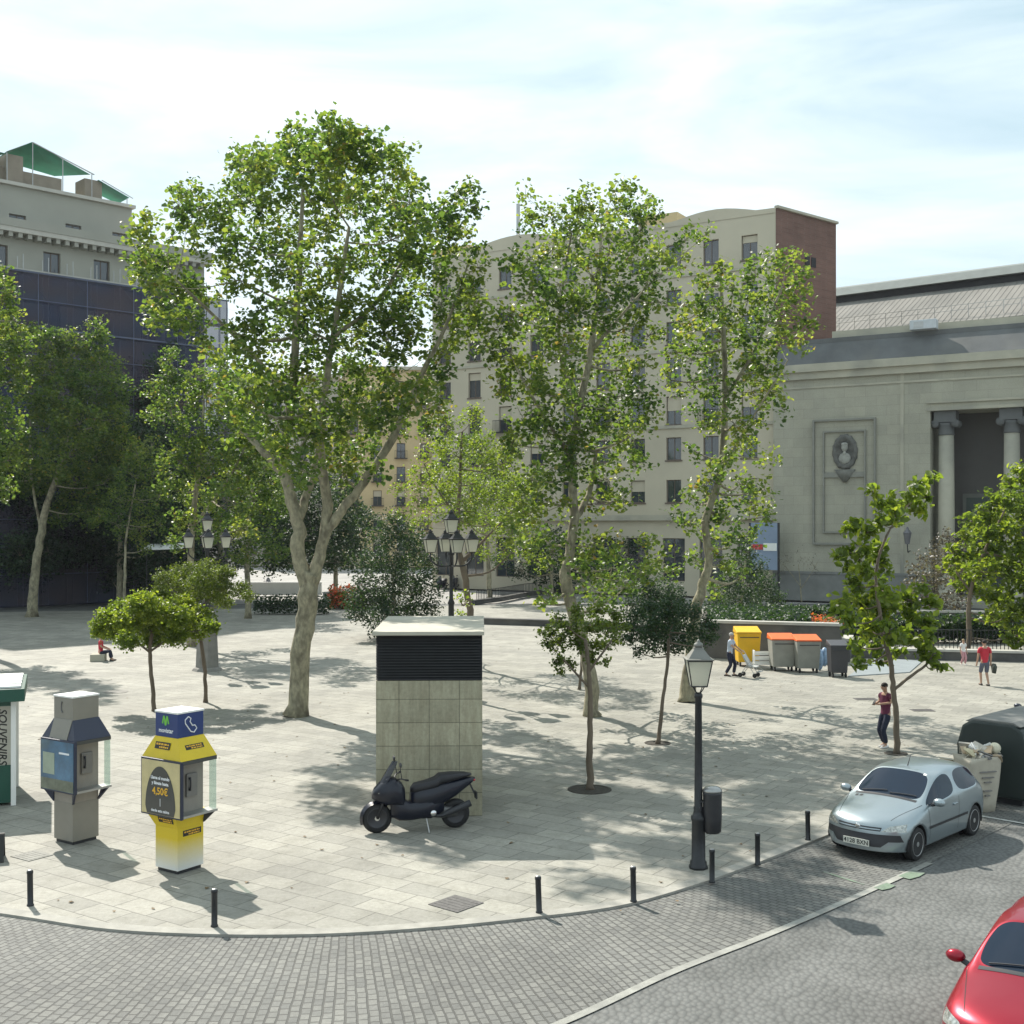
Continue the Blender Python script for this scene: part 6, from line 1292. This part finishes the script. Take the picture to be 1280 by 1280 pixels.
# parked motorcycles in the street behind
MG = 'motorcycles parked beyond the ramp railing'
labs = ['parked motorcycle furthest left behind the second lamp post', 'parked motorcycle just right of the second lamp post', 'parked motorcycle beyond the thin brown trunk', 'parked motorcycle fourth along the ramp railing', 'parked motorcycle rightmost beyond the ramp railing', 'parked motorcycle alone near the back left white wall']
for i, (px, d) in enumerate(((548, 108), (565, 109), (612, 110), (628, 111), (644, 112), (336, 104))):
    again(sc1, labs[i], ((px - 640) * d / F, d, -.1), R(70 + 8 * i), MG)

# ---------------------------------------------------------------- people
def skin_obj(name, nd, edges, m, parent, root, levels=2):
    keys = list(nd); me = bpy.data.meshes.new(name); me.from_pydata([nd[k][0] for k in keys], [(keys.index(a), keys.index(b)) for a, b in edges], [])
    o = bpy.data.objects.new(name, me); COL.objects.link(o); md = o.modifiers.new('k', 'SKIN'); md.use_smooth_shade = True; sb = o.modifiers.new('s', 'SUBSURF'); sb.levels = levels; sb.render_levels = levels
    if not me.skin_vertices: me.skin_vertices.new()
    for i, k in enumerate(keys):
        r = nd[k][1]; me.skin_vertices[0].data[i].radius = r if hasattr(r, '__len__') else (r, r); me.skin_vertices[0].data[i].use_root = (k == root)
    out = eval_mesh(o, name); bpy.data.objects.remove(o); out.materials.clear(); out.materials.append(m)
    return link(name, out, parent)
def person(label, loc, rz, h=1.75, lh=None, rh=None, lf=(.10, -.06), rf=(-.10, .08), lean=0.0, look=(0, 0), top=None, bottom=None, hair=None, shoe=None, shorts=False, sit=False, sleeve='short', skirt=False, headdown=.0):
    """faces local -y; lh/rh = hand targets (x, y, z) in units where height = 1.75"""
    t = thing('person', label, 'person', loc, rz); s = h / 1.75; t.scale = (s, s, s)
    V = Vector; hip = .93 if not sit else .42
    L_ = lean; sh = hip + .50
    nd = {'pel': (V((0, 0, hip)), (.145, .10)), 'wai': (V((0, -L_ * .3, hip + .15)), (.125, .09)), 'che': (V((0, -L_ * .7, hip + .34)), (.155, .10)), 'ust': (V((0, -L_, hip + .48)), (.10, .075)),
          'nec': (V((0, -L_ * 1.1, hip + .56)), (.05, .05)), 'hd1': (V((0, -L_ * 1.2 - .015 - headdown * .4, hip + .63)), (.062, .07)), 'hd2': (V((0, -L_ * 1.2 - .02 - headdown * .8, hip + .70)), (.075, .092)), 'hd3': (V((0, -L_ * 1.2 - .01 - headdown, hip + .77)), (.06, .075))}
    ed = [('pel', 'wai'), ('wai', 'che'), ('che', 'ust'), ('ust', 'nec'), ('nec', 'hd1'), ('hd1', 'hd2'), ('hd2', 'hd3')]
    for sd_, hand, foot in ((1, lh, lf), (-1, rh, rf)):
        p = 'l' if sd_ > 0 else 'r'; S_ = V((sd_ * .19, -L_ * .95, sh - .03)); H = V(hand) if hand else V((sd_ * .26, -.08 - L_, hip - .10))
        H = S_ + (H - S_) * min(1, .56 / max((H - S_).length, .01)); mid = (S_ + H) / 2; d = (H - S_).length; bend = math.sqrt(max(.0, .285 ** 2 - (d / 2) ** 2)); E = mid + V((sd_ * .35, .75, -.3)).normalized() * bend
        dr_ = (H - E).normalized()
        nd[p + 'sh'] = (S_, (.062, .062)); nd[p + 'el'] = (E, (.040, .040)); nd[p + 'wr'] = (H, (.026, .026)); nd[p + 'pa'] = (H + dr_ * .06, (.034, .02))
        ed += [('ust', p + 'sh'), (p + 'sh', p + 'el'), (p + 'el', p + 'wr'), (p + 'wr', p + 'pa')]
        side = dr_.cross(V((0, 0, 1))); side = side.normalized() if side.length > .1 else V((0, 1, 0)); dn = side.cross(dr_)
        for q, (o_f, l_f) in enumerate(((-.030, .062), (-.010, .075), (.010, .070), (.030, .055))):
            b_ = H + dr_ * .085 + side * o_f; nd[p + 'f%d' % q] = (b_, (.009, .009)); nd[p + 'g%d' % q] = (b_ + dr_ * l_f * .6 - dn * l_f * .25 * -1, (.008, .008)); ed += [(p + 'pa', p + 'f%d' % q), (p + 'f%d' % q, p + 'g%d' % q)]
        nd[p + 'th'] = (H + dr_ * .05 + side * -.045 * sd_ + dn * -.01, (.010, .010)); ed.append((p + 'wr', p + 'th'))
        F_ = V((foot[0], foot[1], .07)); Hh = V((sd_ * .09, 0, hip - .06))
        if sit: F_ = V((sd_ * .12, -.48, .07)); K = V((sd_ * .12, -.42, .46))
        else:
            mid = (Hh + F_) / 2; d = (F_ - Hh).length; K = mid + V((0, -1, 0)) * math.sqrt(max(.0004, .43 ** 2 - (d / 2) ** 2))
        nd[p + 'hp'] = (Hh, (.088, .088)); nd[p + 'kn'] = (K, (.055, .055)); nd[p + 'ca'] = (K * .65 + F_ * .35 + V((0, .015, 0)), (.052, .052)); nd[p + 'an'] = (F_, (.036, .036)); nd[p + 'to'] = (F_ + V((sd_ * .02, -.14, -.04)), (.036, .026))
        ed += [('pel', p + 'hp'), (p + 'hp', p + 'kn'), (p + 'kn', p + 'ca'), (p + 'ca', p + 'an'), (p + 'an', p + 'to')]
    body = skin_obj('body', nd, ed, M['skin'], t, 'pel')
    hc = nd['hd2'][0]; k = MB(); k.smooth = True; k.ball(hc + V((0, -.098, -.01)), (.014, .022, .022), 8, 6); k.build('nose', M['skin'], body)
    for sx_ in (-1, 1):
        k = MB(); k.smooth = True; k.ball(hc + V((sx_ * .030, -.085, .018)), (.013, .01, .008), 8, 6); k.build('eye', M['dark'], body); k = MB(); k.smooth = True; k.ball(hc + V((sx_ * .078, .0, -.0)), (.012, .022, .032), 8, 6); k.build('ear', M['skin'], body)
    k = MB(); k.box(hc + V((0, -.088, -.045)), (.045, .012, .008)); k.build('mouth', mat('lips', (.3, .12, .1), .5) if 'lips' not in bpy.data.materials else bpy.data.materials['lips'], body)
    k = MB(); k.smooth = True; k.ball(hc + V((0, .020, .045)), (.086, .098, .080), 14, 10); k.build('hair', hair, t)
    g = lambda keys, add: {q: (nd[q][0], tuple(r + add for r in nd[q][1])) for q in keys}
    tp = g(['pel', 'wai', 'che', 'ust', 'lsh', 'rsh'], .018); tp['hem'] = (nd['pel'][0] + V((0, 0, -.07)), (.17, .125)); te = [('hem', 'pel'), ('pel', 'wai'), ('wai', 'che'), ('che', 'ust'), ('ust', 'lsh'), ('ust', 'rsh')]
    for p in 'lr':
        e_ = nd[p + 'el']; w_ = nd[p + 'wr']; so_ = nd[p + 'sh'][0]
        tp[p + 'e'] = ((so_ * .35 + e_[0] * .65) if sleeve == 'short' else e_[0], (.060, .060)); te.append((p + 'sh', p + 'e'))
        if sleeve == 'long': tp[p + 'w'] = (e_[0] * .1 + w_[0] * .9, (.038, .038)); te.append((p + 'e', p + 'w'))
    skin_obj('shirt', tp, te, top, t, 'che')
    bt = g(['pel', 'lhp', 'rhp', 'lkn', 'rkn'], .020); bt['wst'] = (nd['pel'][0] + V((0, 0, .10)), (.13, .095)); be = [('wst', 'pel'), ('pel', 'lhp'), ('pel', 'rhp'), ('lhp', 'lkn'), ('rhp', 'rkn')]
    if not shorts:
        for p in 'lr': bt[p + 'ca'] = (nd[p + 'ca'][0], (.078, .078)); bt[p + 'x'] = (nd[p + 'an'][0] + V((0, 0, .05)), (.070, .070)); be += [(p + 'kn', p + 'ca'), (p + 'ca', p + 'x')]
    skin_obj('trousers' if not shorts else 'shorts', bt, be, bottom, t, 'pel')
    for p in 'lr':
        a = nd[p + 'an'][0]; k = MB(); k.smooth = True; k.loft([sup_(a + V((0, .075, -.035)), .036, .033), sup_(a + V((0, .03, -.03)), .044, .045), sup_(a + V((0, -.07, -.038)), .050, .034), sup_(a + V((0, -.17, -.045)), .045, .027), sup_(a + V((0, -.205, -.05)), .022, .018)]); k.build('shoe', shoe, t)
    return t, nd
def sup_(c, w, h, n=12):
    return [(c.x + w * math.cos(2 * PI * i / n), c.y, c.z + h * math.sin(2 * PI * i / n)) for i in range(n)]
cl = lambda n, c, r=.85: mat(n, c, r, .12, 7, .3, 60)
lightblue, navyc, redc, purp, whitec, greyh, darkh = cl('light blue shirt', (.42, .48, .58)), cl('navy trousers', (.014, .018, .04)), cl('red shirt', (.48, .03, .05)), cl('maroon shirt', (.13, .025, .06)), cl('white cotton', (.7, .68, .66)), cl('grey hair', (.42, .41, .40)), cl('dark hair', (.02, .016, .014))
leath = cl('dark shoe leather', (.03, .025, .02), .5); greys = cl('grey blue shorts', (.10, .11, .15)); pink = cl('pink cotton', (.5, .26, .28))
# old man with pushchair: faces right-front towards the pushchair
old, _ = person('grey-haired old man in pale blue shirt and navy trousers pushing a pushchair', (*at(912, 845).xy, 0), R(62), 1.72, lh=(.14, -.46, 1.02), rh=(-.14, -.46, 1.02), lean=.06, top=lightblue, bottom=navyc, hair=greyh, shoe=leath, lf=(.1, -.14), rf=(-.1, .12))
pc = thing('pushchair', 'light folding pushchair with pale seat held by the old man', 'pushchair', (*at(936, 846).xy, 0), R(62))
k = MB()
for s in (-.22, .22):
    k.tube([(s, .42, 1.02), (s, .28, 1.0), (s, -.28, .14)], .014, 6); k.tube([(s, .26, .12), (s, -.1, .62)], .014, 6); k.tube([(s, -.1, .5), (s, -.45, .32), (s, -.50, .22)], .012, 6)
k.tube([(-.22, .26, .12), (.22, .26, .12)], .012, 6); k.tube([(-.22, -.28, .14), (.22, -.28, .14)], .012, 6); k.build('frame', M['steel'], pc)
k = MB(); k.loft([[(-.2, .22, .86), (.2, .22, .86), (.2, .0, .42), (-.2, .0, .42)], [(-.2, .18, .86), (.2, .18, .86), (.2, -.04, .46), (-.2, -.04, .46)]]); k.b2((-.2, -.36, .40), (.2, -.0, .44)); k.b2((-.17, -.50, .22), (.17, -.38, .25)); k.build('seat', cl('pale seat cloth', (.5, .5, .48)), pc)
for s in (-.22, .22):
    for y_ in (.28, -.30):
        k = MB(); k.smooth = True; k.lathe([(.05, -.02), (.085, -.02), (.085, .02), (.05, .02)], (s, y_, .085), 16, M=Matrix.Rotation(R(90), 3, 'Y')); k.build('wheel', M['rubber'], pc)
person('person in red top and dark shorts walking away with a dark bag', (*at(1231, 857).xy, 0), R(178), 1.70, top=redc, bottom=greys, hair=darkh, shoe=leath, shorts=True, lf=(.1, -.10), rf=(-.1, .12), lean=.03)
k = MB(); k.smooth = True; k.loft([[(-.03, -.12, .0), (.03, -.12, .0), (.03, .12, .0), (-.03, .12, .0)], [(-.06, -.15, .25), (.06, -.15, .25), (.06, .15, .25), (-.06, .15, .25)], [(-.02, -.12, .36), (.02, -.12, .36), (.02, .12, .36), (-.02, .12, .36)]]); bc = at(1231, 857)
bag = k.build('shoulder_bag', cl('dark green bag', (.05, .06, .05))); bag.location = (bc.x + .34, bc.y, .46); tag(bag, 'dark cloth bag hanging at the right side of the person in red', 'bag')
person('dark-haired man in maroon shirt and navy trousers leaning by the young tree', (*at(1107, 934).xy, 0), R(-62), 1.74, lh=(.09, -.34, 1.20), rh=(-.06, -.34, 1.18), top=purp, bottom=navyc, hair=darkh, shoe=whitec, headdown=.05, lf=(.09, -.08), rf=(-.08, .03))
ph = MB(); ph.box((0, 0, 0), (.075, .012, .14)); mc = at(1107, 934) + Matrix.Rotation(R(-62), 3, 'Z') @ Vector((.015, -.42, 0)); pho = ph.build('mobile_phone', M['plastic']); pho.location = (mc.x, mc.y, 1.24); pho.rotation_euler = (R(-35), 0, R(-62)); tag(pho, 'small dark phone held by the man in the maroon shirt', 'phone')
person('small child in white top and pink trousers by the low wall', (*at(1204, 831).xy, 0), R(20), 1.10, top=whitec, bottom=pink, hair=cl('blond hair', (.3, .22, .12)), shoe=whitec)
sb_, _ = person('seated person in red top in the shade behind the round-headed evergreen', (*at(126, 826).xy, 0), R(100), 1.65, top=redc, bottom=navyc, hair=darkh, shoe=leath, sit=True, lh=(.15, -.35, .55), rh=(-.15, -.35, .55))
bh = thing('stone_block', 'low stone block seat under the seated person in red', 'seat', (*at(126, 826).xy, 0), R(100)); k = MB(); k.b2((-.35, -.2, 0), (.35, .4, .31)); k.build('block', M['stone_plain'], bh, .02)
